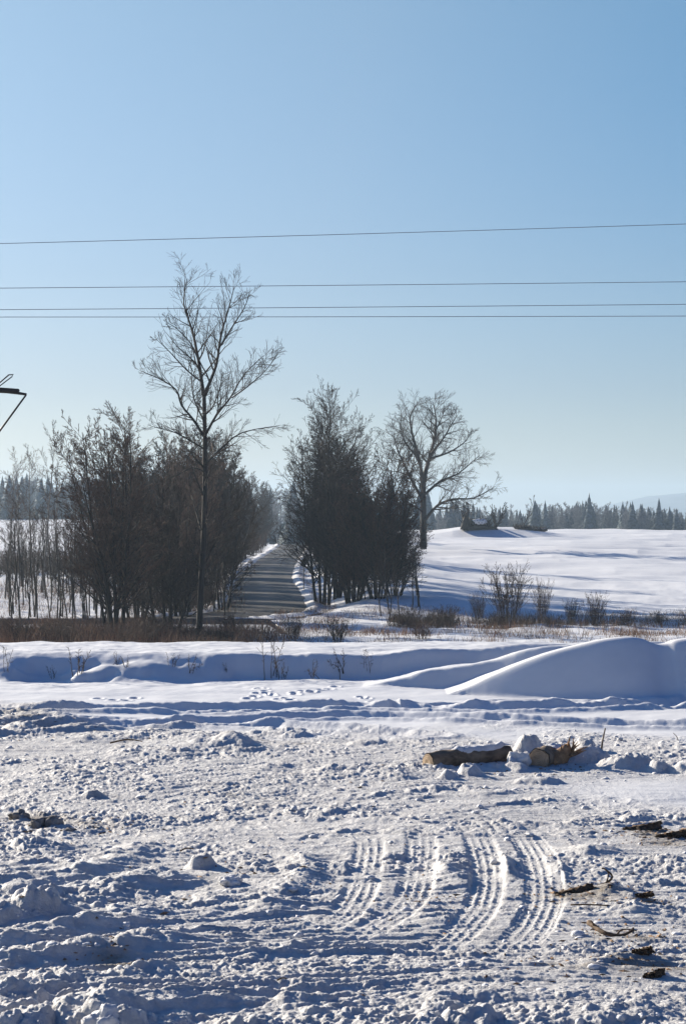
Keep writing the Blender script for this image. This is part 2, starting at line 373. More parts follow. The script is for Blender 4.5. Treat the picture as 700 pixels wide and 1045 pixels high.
            h += 0.014 * np.exp(-(dd / (hw * 1.7)) ** 4) * clods(x, y, 0.22, 94, 0.6) + .02 * np.exp(-(dd / (hw * 2)) ** 4) * fbm(x, y, 3.5, 3, 194)
        # lugged tyre tracks, curved
        for px, wd, ribs in [([(374, 846), (377, 868), (373, 890), (366, 915), (345, 940), (300, 960), (235, 982), (150, 1000)], .13, 3.5),
                       ([(428, 846), (430, 868), (427, 890), (420, 918), (392, 943), (340, 966), (270, 990), (190, 1012)], .13, 3.5),
                       ([(482, 846), (492, 868), (497, 893), (493, 922), (465, 958), (410, 985), (340, 1008), (250, 1035)], .13, 3.5),
                       ([(520, 842), (540, 862), (552, 888), (554, 925), (530, 962), (480, 990), (410, 1013), (320, 1040)], .14, 4.0),
                       ([(720, 838), (640, 826), (560, 822), (480, 832), (400, 850)], .14, 2.5),
                       ([(60, 850), (160, 858), (260, 862), (360, 858)], .14, 3.0), ([(-20, 800), (150, 812), (330, 822), (430, 826)], .16, 3.0)]:
            pts = smooth_path([at(a, b) for a, b in px], 6)
            xs = [p[0] for p in pts]; ys = [p[1] for p in pts]
            mm = (x > min(xs) - 1) & (x < max(xs) + 1) & (y > min(ys) - 1) & (y < max(ys) + 1)
            if not mm.any(): continue
            dd, oo, aa = polydist(x[mm], y[mm], pts); L = plen(pts)
            ends = sstep(aa, 0.1, 1.6) * (1 - sstep(aa, L * 0.5, L * .95)) * np.clip(.75 + .8 * fbm(x[mm], y[mm], 1.2, 2, 297), .2, 1)
            ins = (1 - sstep(dd, wd * 0.95, wd * 1.25)) * ends
            h[mm] = h[mm] * (1 - 0.5 * ins) - 0.008 * ins
            ph = oo / wd * ribs * math.pi * 0.5 * 1.05 + 0.35 * perlin(aa * 3, oo * 0, 95)
            lug = np.clip(np.cos(ph * 2), -0.3, 1) * (0.7 + 0.45 * np.cos(aa * 2 * math.pi / 0.11 + np.floor(ph / math.pi) * 2.1) + .35 * perlin(x[mm] * 14, y[mm] * 14, 296))
            h[mm] += ins * 0.008 * lug * (1 + .8 * fbm(x[mm], y[mm], 2.5, 2, 295)) + 0.003 * np.exp(-((dd - wd * 1.3) / 0.05) ** 2) * ends * (0.6 + 0.8 * clods(x[mm], y[mm], 0.10, 96, 0.6))
        # snow heaps round the logs and single blocks: px,row, rx, ry, height
        for px, rw, rx_, ry_, ht in [(527, 786, .16, .22, .10), (548, 800, .3, .25, .09), (600, 778, .30, .30, .20), (642, 783, .36, .3, .17), (672, 786, .14, .2, .14), (597, 768, .16, .3, .17),
                                 (478, 793, .16, .16, .14), (457, 797, .12, .12, .10), (700, 787, .2, .3, .14), (540, 768, .22, .25, .22), (240, 762, .35, .4, .09), (300, 752, .22, .3, .07), (375, 760, .25, .3, .07),
                                 (22, 745, .3, .5, .12), (205, 885, .14, .12, .13), (95, 815, .12, .1, .08)]:
            cx, cyy = at(px, rw)
            q = np.sqrt(((x - cx) / rx_) ** 2 + ((y - cyy) / ry_) ** 2) + 0.28 * fbm(x, y, 5.0, 3, 97)
            h += ht * .8 * (1 - sstep(q, 0.35, 1.15)) * (1 + 0.25 * fbm(x, y, 9, 2, 98))
        # ---- big smooth mound on the right
        def hump(c, tab, front, back, sharp=0.15):
            """ridge along x: tab = (px, crest row) at depth c(x)"""
            Yc = c; tab = smooth_path(tab, 6)
            tx = np.array([(p - 350) / F * Yc for p, r in tab]); tz = np.array([CH - (r - HZ) / F * Yc for p, r in tab])
            zc = np.interp(x, tx, tz)
            for it in range(1): zc = np.maximum(zc, 0)
            yy = y - Yc
            prof = np.where(yy < 0, np.clip(1.11 - np.sqrt((yy / np.maximum(front * zc, 0.05)) ** 2 + 0.0121), 0, 1), np.exp(-(np.maximum(yy, 0) / back) ** 2))
            prof = np.where(yy < 0, np.where(prof < 0.3, prof * prof / 0.6, prof - 0.15) / 0.85, prof)
            return zc * np.clip(prof, 0, 1)
        yo = 0.10 * perlin(x * 0.8, y * 0, 99)
        mnd = hump(36.5, [(380, 716), (440, 712), (470, 704), (500, 690), (530, 677), (560, 666), (590, 658), (615, 652.5), (640, 650), (655, 652), (668, 657), (680, 656.5), (690, 653), (715, 650), (760, 647), (900, 650)], 1.32, 2.6)
        mn2 = hump(38.3, [(300, 702), (360, 701), (385, 698), (410, 692), (430, 685), (455, 680), (480, 677), (505, 672), (530, 664), (560, 660), (600, 655), (640, 655)], 1.4, 1.8)
        base = h * (1 - sstep(mnd + mn2, 0.02, 0.3) * 0.9)
        h = base + np.maximum(mnd, mn2)
        # footprints
        rng = random.Random(5)
        fp = [(100 + 14 * i + rng.uniform(-4, 4), 711 + rng.uniform(-3, 4)) for i in range(4)]
        for (a0, b0), (a1, b1), kk in [((262, 702), (300, 718), 8), ((300, 708), (345, 700), 9), ((370, 712), (425, 726), 9), ((330, 716), (370, 722), 6), ((268, 706), (252, 713), 4)]:
            fp += [(a0 + (a1 - a0) * i / kk + rng.uniform(-3, 3), b0 + (b1 - b0) * i / kk + rng.uniform(-1.5, 1.5)) for i in range(kk)]
        for a, b in fp:
            cx, cyy = at(a, b)
            q = ((x - cx) / .06) ** 2 + ((y - cyy) / .12) ** 2
            h -= 0.055 * np.exp(-q ** 1.5); h += 0.012 * np.exp(-(np.sqrt(q) - 1.7) ** 2 * 4)
        # dirt patches: px,row,rx(px),ry(row px),strength
        for px, rw, rx_, ry_, st in [(50, 838, 45, 9, .9), (110, 845, 30, 6, .6), (175, 838, 25, 7, .35), (480, 775, 60, 8, .45), (660, 850, 35, 5, .9), (680, 860, 40, 7, .8), (600, 915, 40, 8, .75), (640, 925, 40, 8, .5),
                             (640, 957, 50, 10, .6), (655, 990, 60, 20, .7), (560, 985, 60, 15, .45), (110, 985, 30, 8, .9), (60, 742, 60, 8, .6), (20, 730, 40, 8, .8), (245, 888, 40, 9, .45), (260, 825, 25, 5, .6), (130, 758, 12, 4, .6), (430, 920, 40, 8, .45), (500, 960, 60, 12, .45), (340, 800, 60, 10, .25), (280, 760, 60, 5, .4), (355, 748, 60, 4, .4)]:
            row = HZ + CH * F / np.maximum(y, 5); pxx = x / y * F + 350
            q = ((pxx - px) / rx_) ** 2 + ((row - rw) / ry_) ** 2
            dr += st * np.exp(-q)
        dr += 0.30 * ch * sstep(fbm(x, y, 0.5, 3, 101), 0.05, 0.5)
        dr += 0.40 * ch * sstep(fbm(x, y, 2.2, 3, 102), 0.15, 0.5)
        z[near] += h; churn[near] = ch; dirt[near] = np.clip(dr, 0, 1.0)
    return z, dirt, churn

def rows_():
    r = list(np.linspace(-12, 10.6, 34)); y = 11.0
    while y < 46: r.append(y); y += 0.0155 * (y / 13) ** 1.5 if y < 33 else 0.055
    while y < 700: r.append(y); y += 0.28 * (y / 50) ** 1.3
    while y < 5200: r.append(y); y *= 1.045
    return np.array(r)
YS = rows_()
sc_ = np.linspace(-0.19, 0.19, 861); so = 0.19 + 1.0 * (np.linspace(0, 1, 46)[1:]) ** 2
SS = np.concatenate([-so[::-1], sc_, so]); ex = np.concatenate([-(np.linspace(0, 1, 46)[1:])[::-1] ** 2, np.zeros(861), (np.linspace(0, 1, 46)[1:]) ** 2]) * 90
YY, SX = np.meshgrid(YS, SS, indexing='ij'); XX = SX * np.sqrt(YY ** 2 + 16) + ex[None, :] * 1.0
X1, Y1 = XX.ravel(), YY.ravel()
Z1, D1, C1 = terrain(X1, Y1)
nr, nc = len(YS), len(SS)
ii = (np.arange(nr - 1)[:, None] * nc + np.arange(nc - 1)[None, :]).ravel()
g = mesh_np('snow_ground', np.stack([X1, Y1, Z1], 1), np.stack([ii, ii + 1, ii + nc + 1, ii + nc], 1), M_snow)
tag(g, kind='structure')
for nm, arr in (('dirt', D1), ('churn', C1)):
    a = g.data.attributes.new(nm, 'FLOAT', 'POINT'); a.data.foreach_set('value', arr.astype(np.float32))
Zg = Z1.reshape(nr, nc)
def gz(x, y):
    """height of the built ground at a point"""
    i = int(np.clip(np.searchsorted(YS, y) - 1, 0, nr - 2)); f = (y - YS[i]) / (YS[i + 1] - YS[i])
    a = np.interp(x, XX[i], Zg[i]); b = np.interp(x, XX[i + 1], Zg[i + 1]); return float(a + (b - a) * f)
def gcoarse(xs, ys):
    return terrain(np.array(xs, float), np.array(ys, float), fine=False)[0]

# ---- road
def road_mat():
    m, n, p = new_mat('road_asphalt')
    uv = N(n, 'ShaderNodeAttribute', attribute_name='across')
    t = noise(n, 1.2, 6, 0.65); t2 = noise(n, 0.25, 4, 0.6)
    asp = ramp(n, t.outputs[0], [(0.3, (0.030, 0.029, 0.029)), (0.7, (0.06, 0.055, 0.05))])
    salt = ramp(n, t2.outputs[0], [(0.4, (0.065, 0.059, 0.053)), (0.6, (0.12, 0.109, 0.096))])
    # paler between the wheel paths and along both edges
    wv = N(n, 'ShaderNodeMath', operation='COSINE'); mu = N(n, 'ShaderNodeMath', operation='MULTIPLY'); mu.inputs[1].default_value = 7.2
    n.links.new(uv.outputs['Fac'], mu.inputs[0]); n.links.new(mu.outputs[0], wv.inputs[0])
    ma = N(n, 'ShaderNodeMath', operation='MULTIPLY_ADD'); ma.inputs[1].default_value = 0.35; n.links.new(wv.outputs[0], ma.inputs[0]); n.links.new(t.outputs[0], ma.inputs[2])
    mc = N(n, 'ShaderNodeMapRange'); mc.inputs[1].default_value = 0.35; mc.inputs[2].default_value = 0.9; n.links.new(ma.outputs[0], mc.inputs[0])
    mx = N(n, 'ShaderNodeMix', data_type='RGBA'); n.links.new(mc.outputs[0], mx.inputs[0]); n.links.new(asp.outputs[0], mx.inputs[6]); n.links.new(salt.outputs[0], mx.inputs[7])
    n.links.new(mx.outputs[2], p.inputs['Base Color']); p.inputs['Roughness'].default_value = 0.7
    p.inputs['Specular IOR Level'].default_value = 0.25
    return m
rp = smooth_path(ROAD, 2); V = []; Fq = []; AC = []; K = 9
for i, (x, y) in enumerate(rp):
    a = rp[max(i - 1, 0)]; b = rp[min(i + 1, len(rp) - 1)]
    dx, dy = b[0] - a[0], b[1] - a[1]; L = math.hypot(dx, dy); nx, ny = dy / L, -dx / L
    hw = 2.75 + 1.5 * math.exp(-((y - 132) / 12) ** 2) * (1 if x > -16 else 0)
    for k in range(K):
        s = (k / (K - 1) * 2 - 1); ww = hw + 0.2 * math.sin(i * 1.7 + s) * (abs(s) == 1)
        V.append((x + nx * s * ww, y + ny * s * ww, 0)); AC.append(s)
V = np.array(V); zz = base_h(V[:, 0], V[:, 1]); zc = base_h(np.repeat(V[K // 2::K, 0], K), np.repeat(V[K // 2::K, 1], K))
V[:, 2] = zc + 0.10 + 0.05 * (1 - np.array(AC) ** 2)
for i in range(len(rp) - 1):
    for k in range(K - 1):
        q = i * K + k; Fq.append((q, q + 1, q + K + 1, q + K))
rd = mesh_np('road', V, np.array(Fq), road_mat()); tag(rd, kind='structure')
a = rd.data.attributes.new('across', 'FLOAT', 'POINT'); a.data.foreach_set('value', np.array(AC, dtype=np.float32))

# ---- far hill
hx = np.linspace(-1500, 2200, 160); hy = np.linspace(3900, 5000, 30); HX, HY = np.meshgrid(hx, hy, indexing='ij')
ridge_h = np.interp(HX, [-1500, 350, 470, 560, 640, 760, 900, 1200, 1600, 2200], [0, 0, 14, 34, 52, 62, 70, 66, 50, 20])
HZ_ = ridge_h * np.sin(np.clip((HY - 3900) / 1100, 0, 1) * math.pi) ** 0.7 + 3 * fbm(HX, HY, 0.006, 3, 7) - 4
i2 = (np.arange(159)[:, None] * 30 + np.arange(29)[None, :]).ravel()
o = mesh_np('hill', np.stack([HX.ravel(), HY.ravel(), HZ_.ravel()], 1), np.stack([i2, i2 + 30, i2 + 31, i2 + 1], 1), M_hill); tag(o, kind='structure')

# ------------------------------------------------------------------ tubes and trees
class Tubes:
    def __init__(s): s.L = {}
    def add(s, pts, rad, sides=3): s.L.setdefault((len(pts), sides), []).append((pts, rad))
    def build(s, name, mat, parent=None, loc=None, smooth=True):
        Vs, Fs, base = [], [], 0
        for (n, k), items in s.L.items():
            P = np.array([i[0] for i in items], float); Rr = np.array([i[1] for i in items], float)
            B = len(items); T = np.gradient(P, axis=1); T /= np.linalg.norm(T, axis=2, keepdims=True) + 1e-9
            ref = np.where(np.abs(T[:, :1, 2:3]) > 0.8, np.array([1.0, 0.13, 0]), np.array([0.0, 0.1, 1.0]))
            A = np.cross(T, ref); A /= np.linalg.norm(A, axis=2, keepdims=True) + 1e-9; Bn = np.cross(T, A)
            th = np.arange(k) * 2 * math.pi / k
            ring = P[:, :, None, :] + Rr[:, :, None, None] * (np.cos(th)[None, None, :, None] * A[:, :, None, :] + np.sin(th)[None, None, :, None] * Bn[:, :, None, :])
            Vs.append(ring.reshape(-1, 3))
            b = base + (np.arange(B) * n * k)[:, None, None]; j = (np.arange(n - 1) * k)[None, :, None]; q = np.arange(k)[None, None, :]; q2 = (q + 1) % k
            Fs.append(np.stack([(b + j + q), (b + j + q2), (b + j + k + q2), (b + j + k + q)], -1).reshape(-1, 4))
            if k > 3:   # close the ends
                caps = []
                e0 = base + (np.arange(B) * n * k)[:, None]
                Fs.append((e0 + np.arange(k)[::-1][None, :])); Fs.append((e0 + (n - 1) * k + np.arange(k)[None, :]))
            base += B * n * k
        return mesh_np(name, np.concatenate(Vs), Fs, mat, parent, smooth, loc)

def nrm(v): 
    l = math.sqrt(v[0] ** 2 + v[1] ** 2 + v[2] ** 2) or 1; return (v[0] / l, v[1] / l, v[2] / l)
def perp_dir(rng, d, ang):
    r = nrm((rng.gauss(0, 1), rng.gauss(0, 1), rng.gauss(0, 1)))
    dt = r[0] * d[0] + r[1] * d[1] + r[2] * d[2]
    p = nrm((r[0] - dt * d[0], r[1] - dt * d[1], r[2] - dt * d[2]))
    c, s = math.cos(ang), math.sin(ang); return (d[0] * c + p[0] * s, d[1] * c + p[1] * s, d[2] * c + p[2] * s)
def grow(rng, p, d, L, r, lvl, P, out):
    n = P['seg'][lvl]; st = L / n; pts = [p]; rad = [r]; d = nrm(d); wb = P['wob'][lvl]; up = P['up'][lvl]
    for i in range(n):
        d = nrm((d[0] + rng.gauss(0, wb), d[1] + rng.gauss(0, wb), d[2] + rng.gauss(0, wb) + up))
        p = (p[0] + d[0] * st, p[1] + d[1] * st, p[2] + d[2] * st); pts.append(p)
        rad.append(max(r * (1 - P['taper'] * (i + 1) / n), P['rmin']))
    out.append((lvl, pts, rad)); spawn(rng, pts, rad, L, lvl, P, out)
def spawn(rng, pts, rad, L, lvl, P, out, nmul=1.0):
    if lvl >= P['max']: return
    nch = max(1, int(P['n'][lvl] * nmul * rng.uniform(0.8, 1.2))); n = len(pts) - 1
    for c in range(nch):
        t = P['t0'][lvl] + (1 - P['t0'][lvl]) * ((c + rng.random()) / nch)
        f = min(t * n, n - 1e-4); i = int(f); f -= i
        a, b = pts[i], pts[i + 1]; q = (a[0] + (b[0] - a[0]) * f, a[1] + (b[1] - a[1]) * f, a[2] + (b[2] - a[2]) * f)
        d = nrm((b[0] - a[0], b[1] - a[1], b[2] - a[2]))
        dd = perp_dir(rng, d, R(P['ang'][lvl] + rng.gauss(0, 9)))
        l = L * P['len'][lvl] * (1 - P['fall'] * t) * rng.uniform(0.65, 1.25)
        rr = (rad[i] + (rad[i + 1] - rad[i]) * f) * P['rr'][lvl]
        grow(rng, q, dd, l, max(rr, P['rmin']), lvl + 1, P, out)
def make_tree(name, loc, label, cat, group, seed, P, stems=None, guided=None, mats=(None, None), split=1, origin=None, sides=(9, 5, 4, 3, 3, 3)):
    rng = random.Random(seed); out = []
    if guided:
        for pts, r0, r1, lv, nm in guided:
            n = len(pts) - 1; rad = [r0 + (r1 - r0) * i / n for i in range(n + 1)]
            out.append((min(lv, 1), pts, rad)); L = sum(math.dist(pts[i], pts[i + 1]) for i in range(n))
            if nm > 0: spawn(rng, pts, rad, max(L, P.get('minL', 2)), lv, P, out, nm)
    if stems:
        for p, d, L, r in stems: grow(rng, p, d, L, r, 0, P, out)
    root = empty(name, loc, label, cat, group)
    tr, cr = Tubes(), Tubes()
    for lv, pts, rad in out: (tr if lv <= split else cr).add(pts, rad, sides[min(lv, 5)])
    tr.build('trunk', mats[0] or M_bark, root); 
    if cr.L: cr.build('crown', mats[1] or M_twig, root)
    return root

def limb(px, Y, dy, origin):
    """pixel polyline seen at distance Y, bent in depth by dy metres towards its end"""
    o = []
    n = len(px) - 1
    for i, (a, b) in enumerate(px):
        t = i / n; x, y, z = atY(a, b, Y); yy = dy * t
        x2, z2 = x, z
        o.append((x2 - origin[0], yy + dy * 0.15 * math.sin(t * 5), z2 - origin[2]))
    return o
def densify(pts, k=3):
    return [tuple(p) for p in smooth_path(pts, k)] if len(pts) > 1 else pts

def ground_at(px, Y):
    x = (px - 350) / F * Y; return (x, Y, float(gcoarse([x], [Y])[0]) if Y > 50 else gz(x, Y))

# ---- the tall bare tree
TY = 106.0; g0 = ground_at(203, TY); org = (g0[0], 0, g0[2])
def Lm(px, dy): return densify(limb([(a, 655 + (b - 655) * .962) for a, b in px], TY, dy, (g0[0], 0, g0[2])), 3)
PT = dict(seg=[8, 6, 5, 4, 3, 2], wob=[.05, .07, .09, .1, .1, .1], up=[0, .03, .04, .04, .03, 0.03], n=[16, 10, 6, 3, 0, 0], t0=[.22, .12, .1, .15, .1, 0], ang=[50, 40, 32, 26, 30, 40],
          len=[.26, .42, .62, .85, .5, .5], fall=.55, rr=[.5, .55, .6, .65, .7, .7], taper=.8, rmin=.006, max=4, minL=2.5)
guided = [(Lm([(203, 662), (205, 600), (208, 540), (209, 490), (209, 440), (208, 393)], 0.4), .16, .095, 0, 0.6),
          (Lm([(208, 393), (203, 360), (196, 325), (187, 295), (190, 268)], 0.8), .10, .015, 1, 2.4), (Lm([(208, 395), (221, 363), (226, 332), (234, 303), (240, 280)], -.8), .09, .015, 1, 2.2),
          (Lm([(226, 340), (238, 322), (250, 303), (256, 288)], -1.4), .05, .012, 1, 1.5),
          (Lm([(209, 438), (196, 418), (184, 403), (178, 386), (160, 374), (142, 366)], 1.6), .075, .012, 1, 2.0), (Lm([(207, 380), (190, 366), (172, 346), (158, 332)], 1.4), .05, .012, 1, 1.4),
          (Lm([(203, 358), (196, 340), (183, 325), (172, 318)], -1.2), .04, .01, 1, 1.2),
          (Lm([(209, 437), (222, 415), (236, 398), (250, 374), (270, 354)], -1.8), .075, .012, 1, 2.0), (Lm([(237, 396), (255, 385), (272, 370), (284, 355)], -2.6), .04, .01, 1, 1.2),
          (Lm([(210, 466), (225, 449), (246, 432), (284, 424)], 2.0), .07, .012, 1, 1.8), (Lm([(208, 450), (192, 440), (176, 432), (158, 428)], -2.), .05, .012, 1, 1.5),
          (Lm([(208, 415), (215, 405), (222, 385), (226, 372)], 3.0), .05, .012, 1, 1.3), (Lm([(208, 420), (202, 404), (199, 390), (200, 375)], -3.0), .05, .012, 1, 1.3),
          (Lm([(209, 475), (196, 470), (180, 478), (168, 482)], 1.), .04, .01, 1, 1.)]
tall = make_tree('bare_tree', (g0[0], g0[1], g0[2]), 'tallest bare tree, slim pale trunk with open forked crown reaching over the wires', 'tree', None, 11, PT, guided=guided, mats=(M_bark, M_twig))

# ---- the spreading tree at the field edge
OY = 240.0; g1 = ground_at(432, OY)
def Lo(px, dy): return densify(limb([(a, 564 + (b - 564) * .94) for a, b in px], OY, dy, (g1[0], 0, g1[2])), 3)
PO = dict(seg=[8, 6, 5, 4, 3, 2], wob=[.05, .09, .12, .13, .13, .1], up=[0, .02, .03, .03, .03, 0.03], n=[7, 12, 8, 4, 0, 0], t0=[.4, .15, .1, .15, .1, 0], ang=[55, 46, 36, 28, 30, 40],
          len=[.3, .40, .58, .75, .5, .5], fall=.5, rr=[.5, .5, .55, .65, .7, .7], taper=.8, rmin=.011, max=4, minL=4)
go = [(Lo([(432, 564), (432, 535), (432, 505), (432, 482)], .3), .40, .26, 0, 0.2), (Lo([(432, 484), (438, 462), (444, 438), (445, 418), (442, 400)], 1), .27, .03, 1, 2.), (Lo([(432, 486), (427, 462), (421, 438), (418, 418), (424, 404)], -1.5), .22, .03, 1, 1.8),
      (Lo([(432, 508), (422, 488), (411, 464), (404, 446), (402, 432)], 2), .20, .03, 1, 1.8), (Lo([(434, 528), (446, 513), (462, 506), (482, 505), (502, 494)], -1.5), .20, .03, 1, 2.), (Lo([(434, 500), (450, 486), (468, 478), (490, 458)], 2.5), .18, .03, 1, 2.),
      (Lo([(440, 456), (452, 440), (460, 425), (466, 415)], -2.5), .14, .025, 1, 1.5), (Lo([(431, 520), (420, 512), (406, 512), (396, 506)], 2), .12, .025, 1, 1.2), (Lo([(438, 462), (458, 455), (474, 444), (482, 432)], 3), .13, .025, 1, 1.5),
      (Lo([(427, 462), (414, 446), (408, 430), (410, 415)], -3), .12, .025, 1, 1.4), (Lo([(445, 430), (452, 415), (456, 404)], 3), .08, .02, 1, 1.), (Lo([(432, 500), (436, 480), (440, 462)], 5), .14, .03, 1, 1.5), (Lo([(432, 500), (428, 480), (430, 462)], -5), .14, .03, 1, 1.5)]
make_tree('bare_tree', g1, 'broad spreading bare tree with thick dark trunk, alone at the edge of the snowy field', 'tree', None, 12, PO, guided=go)

# ---- dense prototypes: several stems, fine twigs
def dense_params(n0, n1, n2, n3, rmin):
    return dict(seg=[9, 6, 4, 3, 2], wob=[.04, .055, .05, .05, .05], up=[.015, .045, .035, .02, .02], n=[n0, n1, n2, n3, 0], t0=[.12, .10, .1, .1, 0], ang=[42, 34, 29, 24, 24],
                len=[.36, .42, .62, .85, .6], fall=.6, rr=[.42, .5, .6, .7, .7], taper=.85, rmin=rmin, max=4 if n3 else 3)
def stems_of(rng, n, H, spread, r, br=0.6):
    o = []
    for i in range(n):
        a = i * 2.4 + rng.uniform(-.4, .4); lean = spread * math.sqrt((i + .3) / n)
        o.append(((math.cos(a) * br * (i / n) ** .5, math.sin(a) * br * (i / n) ** .5, -0.15), (math.cos(a) * lean, math.sin(a) * lean, 1), H * rng.uniform(.72, 1.0) * (1.0 if i else 1.05) * (1 - .15 * lean), r * rng.uniform(.6, 1.0)))
    return o
def proto_dense(name, label, cat, group, seed, px, Y, nst, H, spread, r, prm, mats=(None, None)):
    rng = random.Random(seed); g = ground_at(px, Y)
    return make_tree(name, g, label, cat, group, seed, prm, stems=stems_of(rng, nst, H, spread, r), mats=mats, sides=(7, 4, 3, 3, 3, 3))
GCL = 'dense bare trees right of the road'
dA = proto_dense('bare_tree', 'tallest dense bare tree of the clump right of the road, many fine upright twigs', 'tree', GCL, 21, 330, 146, 6, 14.8, .13, .12, dense_params(44, 9, 5, 2, .008))
dB = proto_dense('bare_tree', 'dense dark bare tree in the middle of the clump right of the road', 'tree', GCL, 22, 360, 141, 9, 11.0, .30, .10, dense_params(30, 8, 5, 2, .008))
dC = proto_dense('bare_tree', 'bushy many-stemmed bare tree at the right end of the clump beside the road', 'tree', GCL, 23, 386, 138, 12, 8.6, .42, .08, dense_params(32, 9, 5, 2, .008), (M_bark, M_redtwig))
rng = random.Random(77)
def put(src, px, Y, rz, sc, label, group):
    g = ground_at(px, Y); return copy_tree(src, (g[0], g[1], g[2] - .05), rz, sc, label, group)
put(dA, 342, 152, 2.1, (1, 1, .96), 'dense tall bare tree just right of the tallest in the roadside clump', GCL)
put(dC, 402, 140, .7, (.8, .8, .68), 'low bushy bare tree at the outer right edge of the roadside clump', GCL)
put(dB, 352, 160, 3.9, (.95, .95, .95), 'dense bare tree half hidden at the left of the clump right of the road', GCL)
put(dC, 362, 139, 4.0, (.6, .6, .75), 'small bushy tree at the foot of the clump nearest the road sign', GCL)
# small thin tree just left of the spreading one
thinp = dict(seg=[9, 6, 4, 3, 2], wob=[.06, .12, .15, .18, .2], up=[.01, .06, .05, .04, .03], n=[22, 9, 6, 0, 0], t0=[.3, .15, .1, .1, 0], ang=[42, 38, 40, 38, 38], len=[.3, .42, .45, .45, .4], fall=.55, rr=[.42, .5, .6, .7, .7], taper=.85, rmin=.011, max=3)
g = ground_at(411, 190)
thin = make_tree('bare_tree', g, 'slender crooked bare tree between the roadside clump and the spreading tree', 'tree', None, 31, thinp, stems=[((0, 0, -.1), (-.05, 0, 1), 9.6, .12), ((.2, .2, -.1), (.12, 0, 1), 7.0, .08)])

# ---- left: willow-like tree, copse, avenue
GL = 'bare trees left of the road'
wl = proto_dense('bare_tree', 'big many-stemmed bare tree with leaning trunks left of the tallest tree', 'tree', GL, 41, 119, 107, 8, 12.0, .27, .13, dense_params(32, 8, 5, 2, .008), (M_bark, M_redtwig))
w2 = proto_dense('bare_tree', 'bare tree with forked dark trunk between the big many-stemmed tree and the tallest tree', 'tree', GL, 42, 172, 110, 5, 9.5, .28, .12, dense_params(32, 8, 5, 2, .008))
put(w2, 142, 116, 2.2, (1.0, 1.0, 1.15), 'bare tree close behind the big many-stemmed tree on its right', GL)
put(wl, 184, 128, 3.0, (.85, .85, .95), 'many-stemmed bare tree behind the forked tree, left of the tallest trunk', GL)
put(w2, 228, 138, .5, (.9, .9, 1.0), 'bare roadside tree just right of the tallest trunk', GL)
av = proto_dense('bare_tree', 'nearest of the dense trees lining the left side of the road', 'tree', 'trees lining the left side of the road', 43, 214, 150, 4, 12.0, .18, .15, dense_params(38, 9, 6, 3, .010))
def roadside(Y, off): x = float(road_x(Y)) + off; return 350 + x / Y * F
for k, (Y, off, s, lb) in enumerate([(163, -6.0, .95, 'second of the dense trees lining the left side of the road'), (178, -5.2, 1.0, 'third of the dense trees lining the left side of the road'), (196, -6.3, .92, None), (213, -5.3, 1.0, None), (233, -6.0, .95, None),
                                (256, -5.2, .95, None), (280, -6.0, 1., None), (310, -5.2, .95, None), (345, -5.6, 1., None), (385, -5.4, .9, None), (430, -5.5, 1., None), (158, -10.5, .85, 'dense bare tree standing back from the road behind the tallest tree'), (185, -11, .9, None), (215, -12, .85, None), (250, -11, .9, None)]):
    put(av, roadside(Y, off), Y, k * 2.3, (s, s, s * rng.uniform(1.0, 1.18)), lb or 'hazy dense tree of the row running into the distance left of the road', 'trees lining the left side of the road')
for k in range(16):  # extra trees mostly hidden behind the row, added to merge shadows on the road
    Y = 165 + k * 11 + rng.uniform(-5, 5); x_ = min((rng.uniform(135, 235) - 350) / F * Y, float(road_x(Y)) - 9)
    if x_ < (118 - 350) / F * Y: continue
    put(av, 350 + x_ / Y * F, Y, k * 1.3, (.9, .9, rng.uniform(.7, .95)), 'hazy dense tree added behind the left row for its shadow on the road', 'trees added behind the left row for road shadows')
for k, (Y, off, s, lb) in enumerate([(176, 6.2, .95, 'dense tree with straight dark trunk right behind the road sign'), (200, 6.2, .85, None), (232, 6.0, .95, None), (270, 5.8, .85, None), (315, 6.0, .9, None), (370, 6.0, .9, None), (430, 6.0, .9, None)]):
    put(av, roadside(Y, off), Y, k * 1.9 + 1, (s * .8, s * .8, s * .9), lb or 'hazy dense tree of the row running into the distance right of the road', 'trees lining the right side of the road')

# ---- birches and saplings, far left
GB = 'thin trees on the far left'
bp = dict(seg=[10, 6, 4, 3, 2], wob=[.03, .08, .12, .18, .2], up=[0, .05, .02, -.02, .0], n=[26, 9, 5, 0, 0], t0=[.28, .15, .1, .1, 0], ang=[36, 32, 28, 38, 38], len=[.26, .5, .62, .45, .4], fall=.55, rr=[.35, .5, .6, .7, .7], taper=.9, rmin=.008, max=3)
g = ground_at(44, 158)
birch = make_tree('birch', g, 'tallest pale birch with feathery crown on the far left', 'tree', GB, 51, bp, stems=[((0, 0, -.1), (.03, 0, 1), 11.6, .09)], mats=(M_palebark, M_redtwig), sides=(7, 4, 3, 3, 3, 3))
for px, Y, s, lb in [(33, 166, .9, 'second tallest birch, just left of the tallest on the far left'), (8, 160, .86, 'birch at the very left edge of the picture'), (22, 180, .8, 'thin birch between the edge birch and the tall pair'), (60, 172, .78, 'short birch right of the tallest on the far left'), (78, 165, .66, 'slim birch left of the big many-stemmed tree')]:
    put(birch, px, Y, px * .7, (s, s, s), lb, GB)
sp1 = dict(seg=[8, 4, 3, 2], wob=[.03, .1, .15, .2], up=[.01, .08, .05, 0], n=[14, 5, 0, 0], t0=[.25, .15, .1, 0], ang=[34, 34, 36, 38], len=[.24, .4, .5, .45], fall=.6, rr=[.4, .6, .6, .7], taper=.85, rmin=.009, max=2)
g = ground_at(12, 122)
GS = 'saplings in the thicket on the far left'; LS = 'thin bare sapling in the thicket on the far left'
